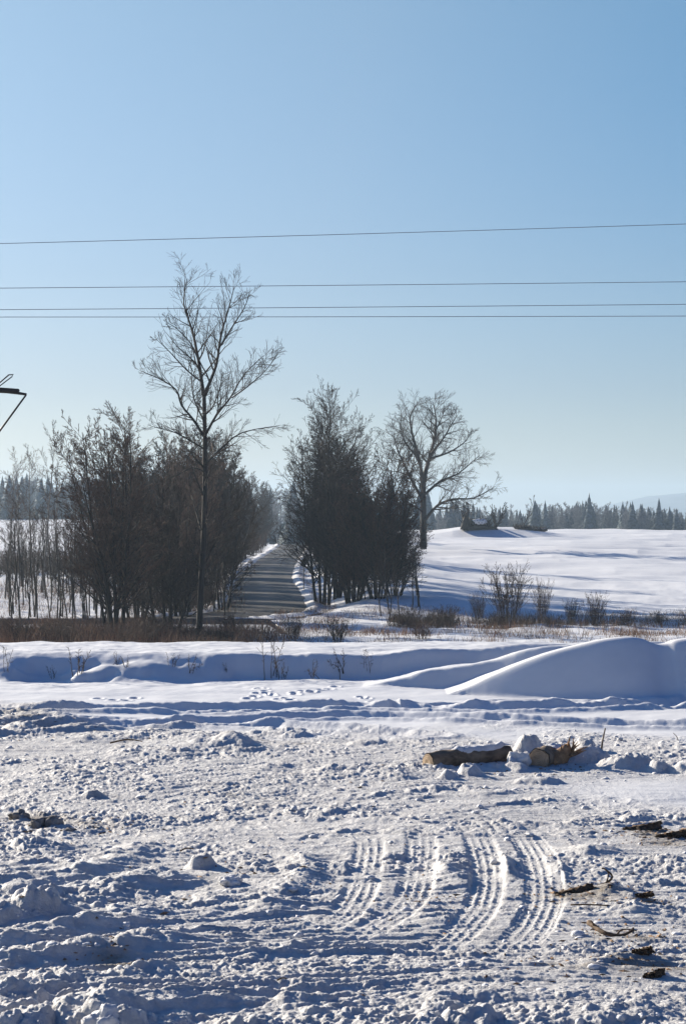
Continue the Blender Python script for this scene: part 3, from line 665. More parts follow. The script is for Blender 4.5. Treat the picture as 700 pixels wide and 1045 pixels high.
saps = [make_tree('sapling', ground_at(12 + 20 * i, 122 + 6 * i), LS, 'sapling', GS, 60 + i, sp1, stems=[((0, 0, -.1), (rng.uniform(-.05, .05), 0, 1), 6.2 - i * .6, .05)], mats=(M_bark, M_twig), sides=(5, 3, 3, 3)) for i in range(3)]
for k in range(150):
    px = rng.uniform(-60, 112); Y = rng.uniform(116, 200)
    put(saps[k % 3], px, Y, rng.uniform(0, 6), (1, 1, rng.uniform(.7, 1.25)), LS, GS)
for k in range(16):
    px = rng.uniform(125, 245); Y = rng.uniform(128, 150)
    put(saps[k % 3], px, Y, rng.uniform(0, 6), (1, 1, rng.uniform(.6, 1.0)), 'thin bare sapling in the undergrowth between the roadside trees', 'saplings between the roadside trees')
for k in range(14):
    px = rng.uniform(372, 432); Y = rng.uniform(126, 145)
    put(saps[k % 3], px, Y, rng.uniform(0, 6), (.9, .9, rng.uniform(.45, .75)), 'thin bare sapling at the right foot of the roadside clump', 'saplings at the foot of the right clump')

# ---- shrubs in the mid ground
shp = dict(seg=[6, 4, 3, 2], wob=[.06, .1, .15, .2], up=[.05, .1, .06, 0], n=[9, 5, 3, 0], t0=[.2, .15, .1, 0], ang=[26, 30, 36, 38], len=[.36, .45, .5, .45], fall=.5, rr=[.5, .6, .7, .7], taper=.8, rmin=.0065, max=3)
g = ground_at(518, 121); srng = random.Random(3)
shrub = make_tree('bare_shrub', g, 'large round bare shrub standing alone at the near edge of the field', 'shrub', 'bare shrubs along the field edge', 71, shp,
                  stems=stems_of(srng, 26, 3.5, .42, .022, .35), mats=(M_twig, M_redtwig), sides=(4, 3, 3, 3))
for px, Y, s, sz, lb in [(553, 123, .45, .75, 'narrow upright shrub right beside the large round shrub'), (608, 120, .5, .55, 'small reddish shrub midway between the large shrub and the snow mound'), (583, 124, .4, .42, 'tiny shrub between the narrow and the reddish shrubs'),
                         (640, 118, .4, .3, 'low shrub at the far right of the weedy strip'), (455, 119, .6, .34, 'low spreading shrub left of the large round shrub'), (420, 122, .6, .32, 'low shrub by the roots of the roadside clump'), (488, 126, .4, .5, 'thin shrub touching the left of the large round shrub'),
                         (672, 121, .4, .25, 'lowest shrub behind the snow mound peak'), (300, 104, .4, .35, 'small shrub in front of the road junction'), (345, 102, .5, .4, 'twiggy shrub in front of the roadside clump'), (430, 104, .5, .28, 'low shrub in the brown weeds beyond the snow bank')]:
    put(shrub, px, Y, px * .3, (s, s, sz), lb, 'bare shrubs along the field edge')
put(shrub, 25, 190, 1, (1.2, 1.2, .55), 'low shrub at the back of the thicket on the far left', 'low shrubs behind the thicket')
for k in range(22):
    put(shrub, rng.uniform(-30, 140), rng.uniform(180, 215), rng.uniform(0, 6), (1.3, 1.3, rng.uniform(.4, .8)), 'low shrub at the back of the thicket on the far left', 'low shrubs behind the thicket')
for k in range(34):
    Y = 146 + 240 * rng.random() ** 1.4
    put(shrub, roadside(Y, -4.2 - rng.random() * 2.5), Y, rng.uniform(0, 6), (1.1, 1.1, rng.uniform(.5, 1.15)), 'bare bush on the snowy left verge of the road beneath the tree row', 'bushes along the left verge of the road')
for k in range(34):
    put(shrub, rng.uniform(-10, 250), rng.uniform(96, 110), rng.uniform(0, 6), (.6, .6, rng.uniform(.22, .42)), 'low reddish shrub among the tall dry grass in front of the trees', 'low shrubs in the tall dry grass')
for k in range(10):
    put(shrub, rng.uniform(130, 230), rng.uniform(130, 145), rng.uniform(0, 6), (.8, .8, rng.uniform(.4, .6)), 'low shrub in the undergrowth left of the road', 'low shrubs between the roadside trees')

# ---- weeds on the snow bank
wdp = dict(seg=[6, 3, 2], wob=[.07, .2, .2], up=[.0, .03, 0], n=[8, 3, 0], t0=[.35, .1, 0], ang=[40, 40, 38], len=[.22, .4, .5], fall=.4, rr=[.6, .7, .7], taper=.7, rmin=.0036, max=2)
def weed_stems(rng, n, H, spread):
    return [((rng.gauss(0, .08), rng.gauss(0, .06), -.05), (rng.gauss(0, spread), rng.gauss(0, spread), 1), H * rng.uniform(.5, 1), .0085) for _ in range(n)]
g = ground_at(80, 39.7)
GW = 'dry weeds on the snow bank'
wd1 = make_tree('dry_weed', g, 'stiff dark weed stalks in the shaded bank at far left', 'weed', GW, 81, wdp, stems=weed_stems(srng, 5, .72, .15), mats=(M_weed, M_weed), sides=(4, 3, 3))
wd2 = make_tree('dry_weed', ground_at(278, 40.0), 'tall upright weed stalks on the bank under the road junction', 'weed', GW, 82, wdp, stems=weed_stems(srng, 4, .95, .08), mats=(M_weed, M_weed), sides=(4, 3, 3))
wd3 = make_tree('dry_weed', ground_at(352, 39.9), 'curly bent weed on the bank below the roadside clump', 'weed', GW, 83, dict(wdp, wob=[.2, .25, .2]), stems=weed_stems(srng, 4, .7, .35), mats=(M_weed, M_weed), sides=(4, 3, 3))
for px, Y, s, src, lb in [(55, 39.9, .55, wd1, 'short weed just left of the stiff stalks on the bank'), (118, 40.0, .6, wd3, 'low bent weed right of the stiff stalks on the bank'), (130, 39.8, .5, wd1, 'thin weed beside the low bent one on the bank'),
                          (192, 39.8, .75, wd3, 'sprawling weed in the middle of the bank'), (176, 40.0, .6, wd1, 'small weed left of the sprawling one'), (288, 39.9, .85, wd1, 'weed close right of the tall upright stalks'),
                          (322, 39.7, .8, wd3, 'arched weed leaning from the bank'), (6, 39.6, .7, wd2, 'weed at the left edge of the picture on the bank'), (376, 40.0, .6, wd2, 'last weed before the mound on the bank'), (232, 40.0, .5, wd3, 'tiny weed halfway along the bank')]:
    put(src, px, Y, px, (s, s, s), lb, GW)

# ---- dry grass as one mass
def blades(name, pts, H, wdt, mat, label, cat, seed, lean=.25):
    r = np.random.RandomState(seed); n = len(pts); P = np.array(pts)
    h = (H * r.uniform(.4, 1.15, n) * (1 + .55 * perlin(P[:, 0] * .9, P[:, 1] * .5, seed)))[:, None]; a = r.uniform(0, 6.28, n)
    w_ = np.stack([np.cos(a), np.sin(a), 0 * a], 1) * wdt
    l = np.stack([r.normal(0, lean, n), r.normal(0, lean, n), np.ones(n)], 1) * h
    m = P + l * .55 + np.stack([r.normal(0, .03, n), r.normal(0, .03, n), 0 * a], 1); tip = P + l + np.stack([r.normal(0, .12, n), r.normal(0, .12, n), -0.05 * np.ones(n)], 1) * h
    V = np.stack([P - w_, P + w_, m - w_ * .8, m + w_ * .8, tip], 1).reshape(-1, 3); b = np.arange(n) * 5
    o = mesh_np(name, V, [np.stack([b, b + 1, b + 3, b + 2], 1), np.stack([b + 2, b + 3, b + 4], 1)], mat)
    return tag(o, label, cat, None, 'stuff')
def scatter(n, pxr, yr, seed, mask=None):
    r = np.random.RandomState(seed); px = r.uniform(*pxr, n); Y = r.uniform(*yr, n); x = (px - 350) / F * Y
    if mask is not None:
        k = mask(x, Y, px, r); x, Y = x[k], Y[k]
    z = gcoarse(x, Y); return np.stack([x, Y, z - .03], 1)
blades('tall_dry_grass', scatter(30000, (-120, 340), (94, 113), 1, lambda x, Y, px, r: (fbm(x, Y, .35, 2, 5) > -0.30 + r.uniform(-.2, .2, len(x))) & (px < 235 + 80 * r.rand(len(x)) ** 1.5 - 0 * px)), .98, .009, M_grass, 'tall reddish brown dry grass between the snow bank and the road', 'grass', 2)
blades('dry_grass', scatter(30000, (280, 820), (94, 132), 3, lambda x, Y, px, r: fbm(x, Y, .30, 3, 9) > .02 + r.uniform(-.12, .12, len(x))), .46, .009, M_grass, 'sparse dry grass tufts poking through the snow right of the road', 'grass', 4, .4)
blades('dry_grass', scatter(20000, (395, 760), (117, 123), 6, lambda x, Y, px, r: (fbm(x, Y, .5, 2, 19) > -.05) & (r.rand(len(x)) < np.clip((720 - px) / 300, .2, 1))), .75, .008, M_weed, 'dark strip of dry weeds along the near edge of the field', 'grass', 7, .3)
blades('dry_grass', scatter(9000, (-120, 250), (132, 175), 8, lambda x, Y, px, r: fbm(x, Y, .3, 2, 29) > -.1), .7, .010, M_grass, 'brown undergrowth on the snow beneath the trees left of the road', 'grass', 9, .35)
def vergepts():
    r = np.random.RandomState(12); Y = 128 + 130 * r.rand(5000) ** 1.6; s = np.where(r.rand(5000) < .6, 1, -1); x = road_x(Y) + s * (3.3 + r.rand(5000) * 1.5)
    k = fbm(x, Y, .4, 2, 39) > -.05; x, Y = x[k], Y[k]; return np.stack([x, Y, gcoarse(x, Y) - .03], 1)
blades('dry_grass', vergepts(), .35, .009, M_grass, 'yellow dry grass on both verges of the road', 'grass', 13, .4)

# ------------------------------------------------------------------ far woods
def spruce(seed, H, rad):
    r = random.Random(seed); V, Fc = [], []
    n = 30
    for i in range(n):
        t = (i + .5) / n; z = H * (.06 + .94 * t); rr = rad * (1 - t) ** .85 * r.uniform(.75, 1.15) + .12
        k = 7 if t < .7 else 5; a0 = r.uniform(0, 6)
        for j in range(k):
            a = a0 + j * 6.283 / k + r.uniform(-.25, .25); q = rr * r.uniform(.7, 1.15); wv = q * .42; dz = H * .045
            b = len(V); ca, sa = math.cos(a), math.sin(a)
            V += [(0, 0, z + dz), (ca * q * .6 - sa * wv, sa * q * .6 + ca * wv, z - dz * .5), (ca * q, sa * q, z - dz * (1.2 + r.random())), (ca * q * .6 + sa * wv, sa * q * .6 - ca * wv, z - dz * .5), (ca * q * .5, sa * q * .5, z + dz * .1)]
            Fc += [(b, b + 1, b + 4), (b + 1, b + 2, b + 4), (b + 2, b + 3, b + 4), (b + 3, b, b + 4)]
    return np.array(V), np.array(Fc)
def make_spruce(seed, H, rad, loc, label, group):
    root = empty('spruce_tree', loc, label, 'tree', group)
    t = Tubes(); t.add([(0, 0, -.5), (0, 0, H * .5), (0, 0, H)], [.25, .15, .03], 6); t.build('trunk', M_bark, root)
    V, Fc = spruce(seed, H, rad); mesh_np('crown', V, Fc, M_spruce, root, smooth=False); return root
GF = 'spruces in the far wood beyond the field'; LF = 'hazy spruce in the far wood beyond the snowy field'
def fz(px, Y): x = (px - 350) / F * Y; return (x, Y, float(gcoarse([x], [Y])[0]))
sps = [make_spruce(200 + i, 15, 2.6 + .4 * i, fz(470 + 40 * i, 560 + 10 * i), LF, GF) for i in range(3)]
for q_ in sps: q_.scale = (.55, .55, .55)
def top_row(px): return np.interp(px, [430, 460, 500, 540, 580, 600, 640, 700, 800], [520, 516, 518, 516, 514, 514, 518, 522, 524])
tall_px = {601: 504, 672: 509, 690: 519, 556: 511, 545: 512, 636: 516, 645: 512}
def far_tree(srcs, px, Y, row, lb, gp, i, r):
    g = fz(px, Y); H = CH + (HZ - row) / F * Y - g[2]; s = H / 15.0
    copy_tree(srcs[i % len(srcs)], g, r.uniform(0, 6), (s * r.uniform(1.1, 1.7), s * r.uniform(1.1, 1.7), s), lb, gp)
r = random.Random(9)
for i, (px, row) in enumerate(tall_px.items()):
    far_tree(sps, px, 548, row, 'tallest pointed spruce standing out of the far wood skyline' if px == 601 else 'tall pointed spruce standing out of the far wood skyline', 'tall pointed spruces of the far wood' if px != 601 else GF, i, r)
for i in range(205):
    px = r.uniform(425, 850); Y = r.uniform(555, 640); far_tree(sps, px, Y, float(top_row(px)) + 3.5 * math.sin(px * .11) * math.sin(px * .037) + r.uniform(-4, 9), LF, GF, i, r)
# leafless trees of the far wood: light crowns
lp = dict(seg=[7, 5, 3, 2], wob=[.05, .12, .16, .2], up=[.01, .08, .05, 0], n=[16, 9, 5, 0], t0=[.2, .12, .1, 0], ang=[36, 36, 36, 38], len=[.34, .42, .5, .45], fall=.5, rr=[.4, .5, .6, .7], taper=.85, rmin=.035, max=3)
fd = [make_tree('bare_tree', fz(620 + 20 * i, 552), 'hazy leafless tree in front of the far wood beyond the field', 'tree', 'leafless trees of the far wood', 300 + i, lp, stems=[((0, 0, -.3), (.03, 0, 1), 14, .18), ((.3, 0, -.3), (-.12, .1, 1), 12, .15)], mats=(M_hazetwig, M_hazetwig), sides=(5, 3, 3, 3)) for i in range(2)]
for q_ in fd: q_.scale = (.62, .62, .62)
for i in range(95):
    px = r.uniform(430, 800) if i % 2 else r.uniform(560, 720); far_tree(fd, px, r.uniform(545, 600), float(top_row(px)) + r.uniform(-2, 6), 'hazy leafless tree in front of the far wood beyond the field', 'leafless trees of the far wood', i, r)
# left far wood and the wood closing the end of the road
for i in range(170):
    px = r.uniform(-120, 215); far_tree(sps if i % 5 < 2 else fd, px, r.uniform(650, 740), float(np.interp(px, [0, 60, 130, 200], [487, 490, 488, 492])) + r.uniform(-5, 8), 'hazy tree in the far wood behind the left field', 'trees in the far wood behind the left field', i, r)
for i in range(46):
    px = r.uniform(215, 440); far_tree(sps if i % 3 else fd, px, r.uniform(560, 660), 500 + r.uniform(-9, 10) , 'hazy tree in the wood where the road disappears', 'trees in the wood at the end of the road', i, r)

# ------------------------------------------------------------------ logs and litter
def cut_log(name, p0, p1, r0, r1, label, group=None, seed=1, mat_end=M_cut, both=True):
    rg = random.Random(seed); p0 = np.array(p0, float); p1 = np.array(p1, float); root = empty(name, tuple((p0 + p1) / 2), label, 'log', group)
    c = (p0 + p1) / 2; ax = p1 - p0; L = np.linalg.norm(ax); ax /= L; A = np.cross(ax, [0, 0, 1]); A /= np.linalg.norm(A); B = np.cross(A, ax)
    n, k = 26, 28; th = np.arange(k) * 2 * math.pi / k; V = []
    for i in range(n + 1):
        t = i / n; rr = r0 + (r1 - r0) * t; cc = p0 + ax * L * t + B * .015 * math.sin(t * 5) - c
        nz = 1 + .10 * perlin(np.cos(th) * 1.6 + t * 5, np.sin(th) * 1.6 + t * 3, seed) + .06 * perlin(np.cos(th) * 6 + t * 25, np.sin(th) * 6, seed + 1)
        V += [cc + A * rr * nz[j] * math.cos(th[j]) + B * rr * nz[j] * math.sin(th[j]) for j in range(k)]
    V = np.array(V); q = np.array([(i * k + j, i * k + (j + 1) % k, (i + 1) * k + (j + 1) % k, (i + 1) * k + j) for i in range(n) for j in range(k)])
    mesh_np('bark', V, q, M_logbark, root)
    for e, s in ((0, -1), (n, 1)):
        ring = V[e * k:(e + 1) * k] * 1.0; cen = ring.mean(0); ring = cen + (ring - cen) * .93 + ax * s * .004
        inner = cen + (ring - cen) * .5 + ax * s * .008
        VV = np.concatenate([ring, inner, [cen + ax * s * .006]]) - cen; Fc = [(j, (j + 1) % k, k + (j + 1) % k, k + j) for j in range(k)]; Ft = [(k + j, k + (j + 1) % k, 2 * k) for j in range(k)]
        mesh_np('cut_end', VV, [np.array(Fc), np.array(Ft)], mat_end, root, smooth=False, loc=tuple(cen))
    # crust of snow lying along the top
    a0, a1 = {1: (.30, .98), 2: (.35, 1.0), 5: (.1, .9)}.get(seed, (.2, .9)); SV = []; n2, m2 = 30, 9
    for i in range(n2 + 1):
        t = a0 + (a1 - a0) * i / n2; rr = r0 + (r1 - r0) * t
        for j in range(m2 + 1):
            a = (j / m2 - .5) * (1.5 + .9 * float(perlin(np.array(i * .23), np.array(seed * 3.3), 6))); e = max(0., 1 - (abs(j / m2 - .5) * 2) ** 2) * min(1, i / 3, (n2 - i) / 3)
            q_ = rr * 1.03 + (.002 + .045 * e * float(np.clip(.45 + .9 * perlin(np.array(i * .21), np.array(j * .4 + seed * 7.7), 5), .0, 1))) 
            SV.append(ax * L * (t - .5) + A * q_ * math.sin(a) + (B if B[2] > 0 else -B) * (q_ * math.cos(a)))
    q_ = np.array([(i * (m2 + 1) + j, i * (m2 + 1) + j + 1, (i + 1) * (m2 + 1) + j + 1, (i + 1) * (m2 + 1) + j) for i in range(n2) for j in range(m2)])
    mesh_np('snow_crust', np.array(SV), q_, M_clod, root)
    return root
def W(px, row, Y): return atY(px, row, Y)
cut_log('log', W(437, 779, 25.7), W(518, 768, 26.3), .125, .11, 'long bark-covered log lying half sunk in the snow, its cut end to the left', 'felled logs', 1)
cut_log('log', W(549, 775, 25.75), W(572, 771, 26.6), .135, .12, 'short thick log with round tan cut end facing forward between snow heaps', 'felled logs', 2)
def splinter(name, loc, label, seed, n, H, mat):
    """upturned torn stump: ragged shards round a lumpy body"""
    rg = random.Random(seed); root = empty(name, loc, label, 'stump')
    t = Tubes(); ps = []
    for i in range(7): ps.append((rg.uniform(-.02, .02) + i * .055 * .6 - .12, rg.uniform(-.03, .03), i * .045))
    t.add([tuple(p) for p in ps], [.06, .11, .12, .11, .09, .06, .035], 11); b = t.build('body', mat, root)
    me = b.data; co = np.zeros(len(me.vertices) * 3, dtype=np.float32); me.vertices.foreach_get('co', co); co = co.reshape(-1, 3)
    co += (perlin(co[:, 0] * 18, co[:, 2] * 18 + co[:, 1] * 9, 3) * .03)[:, None] * np.array([1, 1, .6]); me.vertices.foreach_set('co', co.ravel()); me.update()
    t = Tubes()
    for i in range(n):
        a = rg.uniform(-.2, 1.3); x0 = rg.uniform(-.08, .12); z0 = .08 + x0 * .7; l = H * rg.uniform(.3, 1)
        t.add([(x0, rg.uniform(-.07, .07), z0), (x0 + l * .5 * math.sin(a) + rg.uniform(-.02, .02), rg.uniform(-.08, .08), z0 + l * .5 * math.cos(a)), (x0 + l * math.sin(a), rg.uniform(-.1, .1), z0 + l * math.cos(a) * .9)], [.022, .015, .003], 4)
    t.build('shard', mat, root); return root
splinter('stump', W(573, 783, 26.0), 'jagged torn stump standing out of the snow heap right of the logs', 4, 22, .26, M_rot)
# stick upright in the snow
def stick(name, loc, pts, r0, r1, label, cat, mat=M_logbark, group=None, seed=0, side=()):
    root = bpy.data.objects.new(name, None)
    t = Tubes(); P = smooth_path(pts, 4); n = len(P)
    t.add([tuple(p) for p in P], [r0 + (r1 - r0) * i / (n - 1) for i in range(n)], 7)
    for sp, sr in side:
        q = smooth_path(sp, 3); t.add([tuple(p) for p in q], [sr * (1 - .7 * i / (len(q) - 1)) for i in range(len(q))], 5)
    o = t.build(name, mat, None, loc); return tag(o, label, cat, group)
g = at(612, 770); z = gz(*g)
stick('stick', (g[0], g[1], z - .05), [(0, 0, -.1), (.02, 0, .12), (.035, 0, .22), (.065, 0, .36)], .016, .008, 'thin dark stick standing upright in the snow right of the torn stump', 'stick')
g = at(692, 757); stick('stick', (g[0], g[1], gz(*g) - .02), [(0, 0, -.05), (-.02, 0, .06), (-.07, .02, .12)], .007, .004, 'tiny leaning twig in clean snow near the right edge', 'stick')
def bark(px, row, L, wd, rz, bend, label, seed, mat=None, up=.012):
    mat = mat or M_barkp
    x, y = at(px, row); z = gz(x, y); rg = random.Random(seed); n, m = 16, 7; V = []
    for i in range(n + 1):
        t = i / n - .5
        for j in range(m + 1):
            s = j / m - .5; ww = wd * .62 * (1 - abs(t * 1.85) ** 2.2) * (1 + .35 * math.sin(seed + t * 17) + .25 * math.sin(seed * 2 + t * 41))
            V.append((t * L + .02 * math.sin(s * 19 + seed * 5), s * ww + .012 * math.sin(t * 37 + seed), up + bend * .5 * (t * t) * L + (.10 + .22 * (.5 + t)) * wd * (1 - 4 * s * s) + .008 * math.sin(seed * 3 + t * 30 + s * 9)))
    V = np.array(V); k = m + 1; q = np.array([(i * k + j, i * k + j + 1, (i + 1) * k + j + 1, (i + 1) * k + j) for i in range(n) for j in range(m)])
    V2 = V - np.array([0, 0, .011]); nn = len(V); qq = np.concatenate([q, q[:, ::-1] + nn])
    edge = [i * k for i in range(n)]; side = [(i * k + nn, (i + 1) * k + nn, (i + 1) * k, i * k) for i in range(n)] + [(i * k + m, (i + 1) * k + m, (i + 1) * k + m + nn, i * k + m + nn) for i in range(n)]
    o = mesh_np('bark_piece', np.concatenate([V, V2]), np.concatenate([qq, np.array(side)]), mat); o.location = (x, y, z); o.rotation_euler = (.15, -.08, rz)
    return tag(o, label, 'bark', 'pieces of bark and wood on the snow')
bark(586, 914, .34, .14, .5, .1, 'longest dark piece of bark lying beside the curved tyre tracks', 1)
bark(655, 848, .36, .20, -.1, .1, 'brown slab of bark furthest back near the right edge', 2)
bark(690, 856, .40, .18, .1, .05, 'dark slab of bark cut by the right edge of the picture', 3)
bark(655, 921, .16, .09, -.3, .1, 'small dark chip of wood right of the curled one', 4)
bark(655, 982, .12, .10, .1, .1, 'blackish chip of wood on grey trodden snow near the bottom right', 6)
bark(667, 1000, .16, .09, .6, .1, 'lowest small wood chip near the bottom right', 7)
def crumbs():
    r = np.random.RandomState(31); P = []
    for px, row, n, sx_, sy_ in [(590, 914, 70, 28, 5), (655, 849, 80, 30, 4), (685, 858, 80, 25, 4), (648, 922, 40, 25, 5), (640, 955, 60, 30, 7), (655, 985, 70, 35, 9), (560, 985, 40, 40, 10), (480, 782, 70, 45, 6), (575, 786, 50, 20, 4), (50, 842, 60, 35, 6), (115, 845, 30, 25, 5), (60, 745, 60, 50, 6), (110, 985, 50, 25, 7), (250, 888, 40, 30, 7), (440, 920, 40, 30, 6), (330, 800, 40, 80, 14), (350, 880, 90, 260, 70)]:
        for _ in range(n): P.append(at(px + r.normal(0, sx_), max(row + r.normal(0, sy_), 735)))
    V, Fc = [], []
    for i, (x, y) in enumerate(P):
        z = gz(x, y); l = r.uniform(.008, .05) * r.rand() + .006; w_ = l * r.uniform(.2, .6); a = r.uniform(0, 6.28); c, s_ = math.cos(a), math.sin(a); h = r.uniform(.004, .016); b = len(V)
        V += [(x - c * l, y - s_ * l, z), (x - s_ * w_, y + c * w_, z - .002), (x + c * l, y + s_ * l, z + h * r.rand()), (x + s_ * w_, y - c * w_, z - .002), (x, y, z + h)]
        Fc += [(b, b + 3, b + 4), (b + 3, b + 2, b + 4), (b + 2, b + 1, b + 4), (b + 1, b, b + 4)]
    tag(mesh_np('bark_crumbs', np.array(V), np.array(Fc), M_rot, smooth=False), 'small crumbs of bark and wood scattered over the trodden snow', 'bark crumbs', None, 'stuff')
crumbs()
x, y = at(622, 910); stick('bent_branch', (x, y, gz(x, y)), [(-.10, 0, -.0), (-.03, .0, .02), (.02, .02, .07), (-.03, .06, .12), (-.06, .06, .13)], .012, .006, 'hooked thin branch just right of the longest bark piece', 'branch', M_barkp, side=[([(-.03, 0, .02), (-.01, .02, .09), (-.04, .03, .13)], .008)])
x, y = at(622, 958); stick('bent_branch', (x, y, gz(x, y)), [(-.12, .25, .06), (-.09, .15, .05), (-.03, 0, .03), (.08, -.02, .02), (.17, .03, .05)], .022, .008, 'forked dark branch lying on the trodden snow below the hooked one', 'branch', M_barkp, side=[([(-.09, .15, .05), (-.12, .12, .10)], .01), ([(.05, 0, .02), (.10, .1, .04), (.2, .12, .03)], .009)])
x, y = at(615, 932); stick('thin_stick', (x, y, gz(x, y) + .012), [(-.24, .05, 0), (-.1, 0, .01), (.1, .02, 0), (.22, .1, .01)], .007, .004, 'long thin stick lying flat between the hooked and forked branches', 'stick', M_barkp)
x, y = at(130, 762); stick('thin_stick', (x, y, gz(x, y) + .03), [(-.22, 0, 0), (0, .05, .04), (.2, 0, .02)], .013, .006, 'dark stick lying on churned snow towards the left back', 'stick', M_barkp)
x, y = at(190, 870); stick('thin_stick', (x, y, gz(x, y) + .02), [(-.05, 0, 0), (0, .03, .02), (.07, 0, .02)], .008, .005, 'short dark twig in front of the dirty snow lumps', 'stick', M_barkp)
x, y = at(288, 1010); stick('thin_stick', (x, y, gz(x, y) + .01), [(-.03, 0, 0), (0, .02, .01), (.03, 0, .01)], .006, .004, 'single tiny dark twig near the bottom middle', 'stick', M_barkp)

# lumps of snow broken loose: uncountable
def ico(sub=2):
    import bmesh
    bm = bmesh.new(); bmesh.ops.create_icosphere(bm, subdivisions=sub, radius=1); V = np.array([v.co[:] for v in bm.verts]); Fc = np.array([[v.index for v in f.verts] for f in bm.faces]); bm.free(); return V, Fc
IV, IF = ico(2)
def lumps(name, items, mat, label, cat, seed, stuff=True):
    r = np.random.RandomState(seed); Vs, Fs = [], []
    for i, (x, y, z, s) in enumerate(items):
        o = r.uniform(0, 99, 3); v = IV * (1 + .45 * perlin(IV[:, 0] * 1.3 + o[0], IV[:, 1] * 1.3 + IV[:, 2] + o[1], seed)[:, None] + .22 * perlin(IV[:, 0] * 3.3 + o[1] + IV[:, 2], IV[:, 1] * 3.3 + o[2], seed + 1)[:, None])
        v = v * np.array([r.uniform(.8, 1.5), r.uniform(.8, 1.3), r.uniform(.5, .9)]) * s
        a = r.uniform(0, 6.28); c, s_ = math.cos(a), math.sin(a); v = np.stack([v[:, 0] * c - v[:, 1] * s_, v[:, 0] * s_ + v[:, 1] * c, v[:, 2]], 1)
        Vs.append(v + [x, y, z]); Fs.append(IF + i * len(IV))
    return Vs, Fs
rs = np.random.RandomState(4); n = 5200
Yc = 12 + 20 * rs.rand(n) ** 1.0; Xc = rs.uniform(-.22, .22, n) * Yc
keep = (fbm(Xc, Yc, .5, 2, 79) > rs.uniform(-.35, .35, n)); Xc, Yc = Xc[keep], Yc[keep]
Zc, _, Cc = terrain(Xc, Yc); k2 = Cc > .5; Xc, Yc, Zc = Xc[k2], Yc[k2], Zc[k2]; sz = .007 + .030 * rs.rand(len(Xc)) ** 5
Vs, Fs = lumps('snow_lumps', list(zip(Xc, Yc, Zc + sz * .05, sz)), M_clod, '', '', 8)
tag(mesh_np('snow_lumps', np.concatenate(Vs), np.concatenate(Fs), M_clod, smooth=True), 'loose broken lumps of snow scattered over the churned ground', 'snow lumps', None, 'stuff')
def clod_obj(px, row, s, mat, label, seed, cat='snow block', group=None):
    x, y = at(px, row); z = gz(x, y); V, F_ = ico(4)
    r = np.random.RandomState(seed); o = r.uniform(0, 50, 3)
    v = V * (1 + .5 * perlin(V[:, 0] * 1.2 + o[0], V[:, 1] * 1.2 + V[:, 2] + o[1], seed)[:, None] + .25 * perlin(V[:, 0] * 3 + V[:, 2] + o[2], V[:, 1] * 3, seed + 2)[:, None] + .12 * perlin(V[:, 0] * 8 + V[:, 2] * 3, V[:, 1] * 8 + V[:, 2] * 5, seed + 3)[:, None])
    v *= np.array(s); ob = mesh_np('snow_block' if mat is M_clod else 'soil_clod', v, F_, mat); ob.location = (x, y, z + s[2] * .15); return tag(ob, label, cat, group)
clod_obj(104, 1062, (.11, .09, .13), M_clod, 'upright snow block cut by the bottom edge of the picture', 1)
clod_obj(527, 784, (.15, .13, .13), M_clod, 'big snow block between the long log and the round cut end', 2)
clod_obj(479, 789, (.12, .10, .07), M_clod, 'snow block in front of the right half of the long log', 3)
clod_obj(457, 794, (.10, .08, .05), M_clod, 'small snow block leaning on the left half of the long log', 4)
clod_obj(235, 905, (.09, .09, .05), M_clod, 'rounded lump of snow left of the curved tracks', 5)
clod_obj(22, 838, (.09, .09, .07), M_dirtclod, 'leftmost grey lump of frozen soil and snow', 6, 'soil clod', 'dirty clods on the left')
clod_obj(38, 845, (.07, .07, .06), M_dirtclod, 'middle brown lump of frozen soil beside the leftmost grey one', 7, 'soil clod', 'dirty clods on the left')
clod_obj(54, 844, (.10, .09, .08), M_dirtclod, 'largest dirty lump of frozen soil and snow', 8, 'soil clod', 'dirty clods on the left')
clod_obj(72, 850, (.07, .05, .03), M_dirtclod, 'flat dark lump of frozen soil right of the largest', 9, 'soil clod', 'dirty clods on the left')

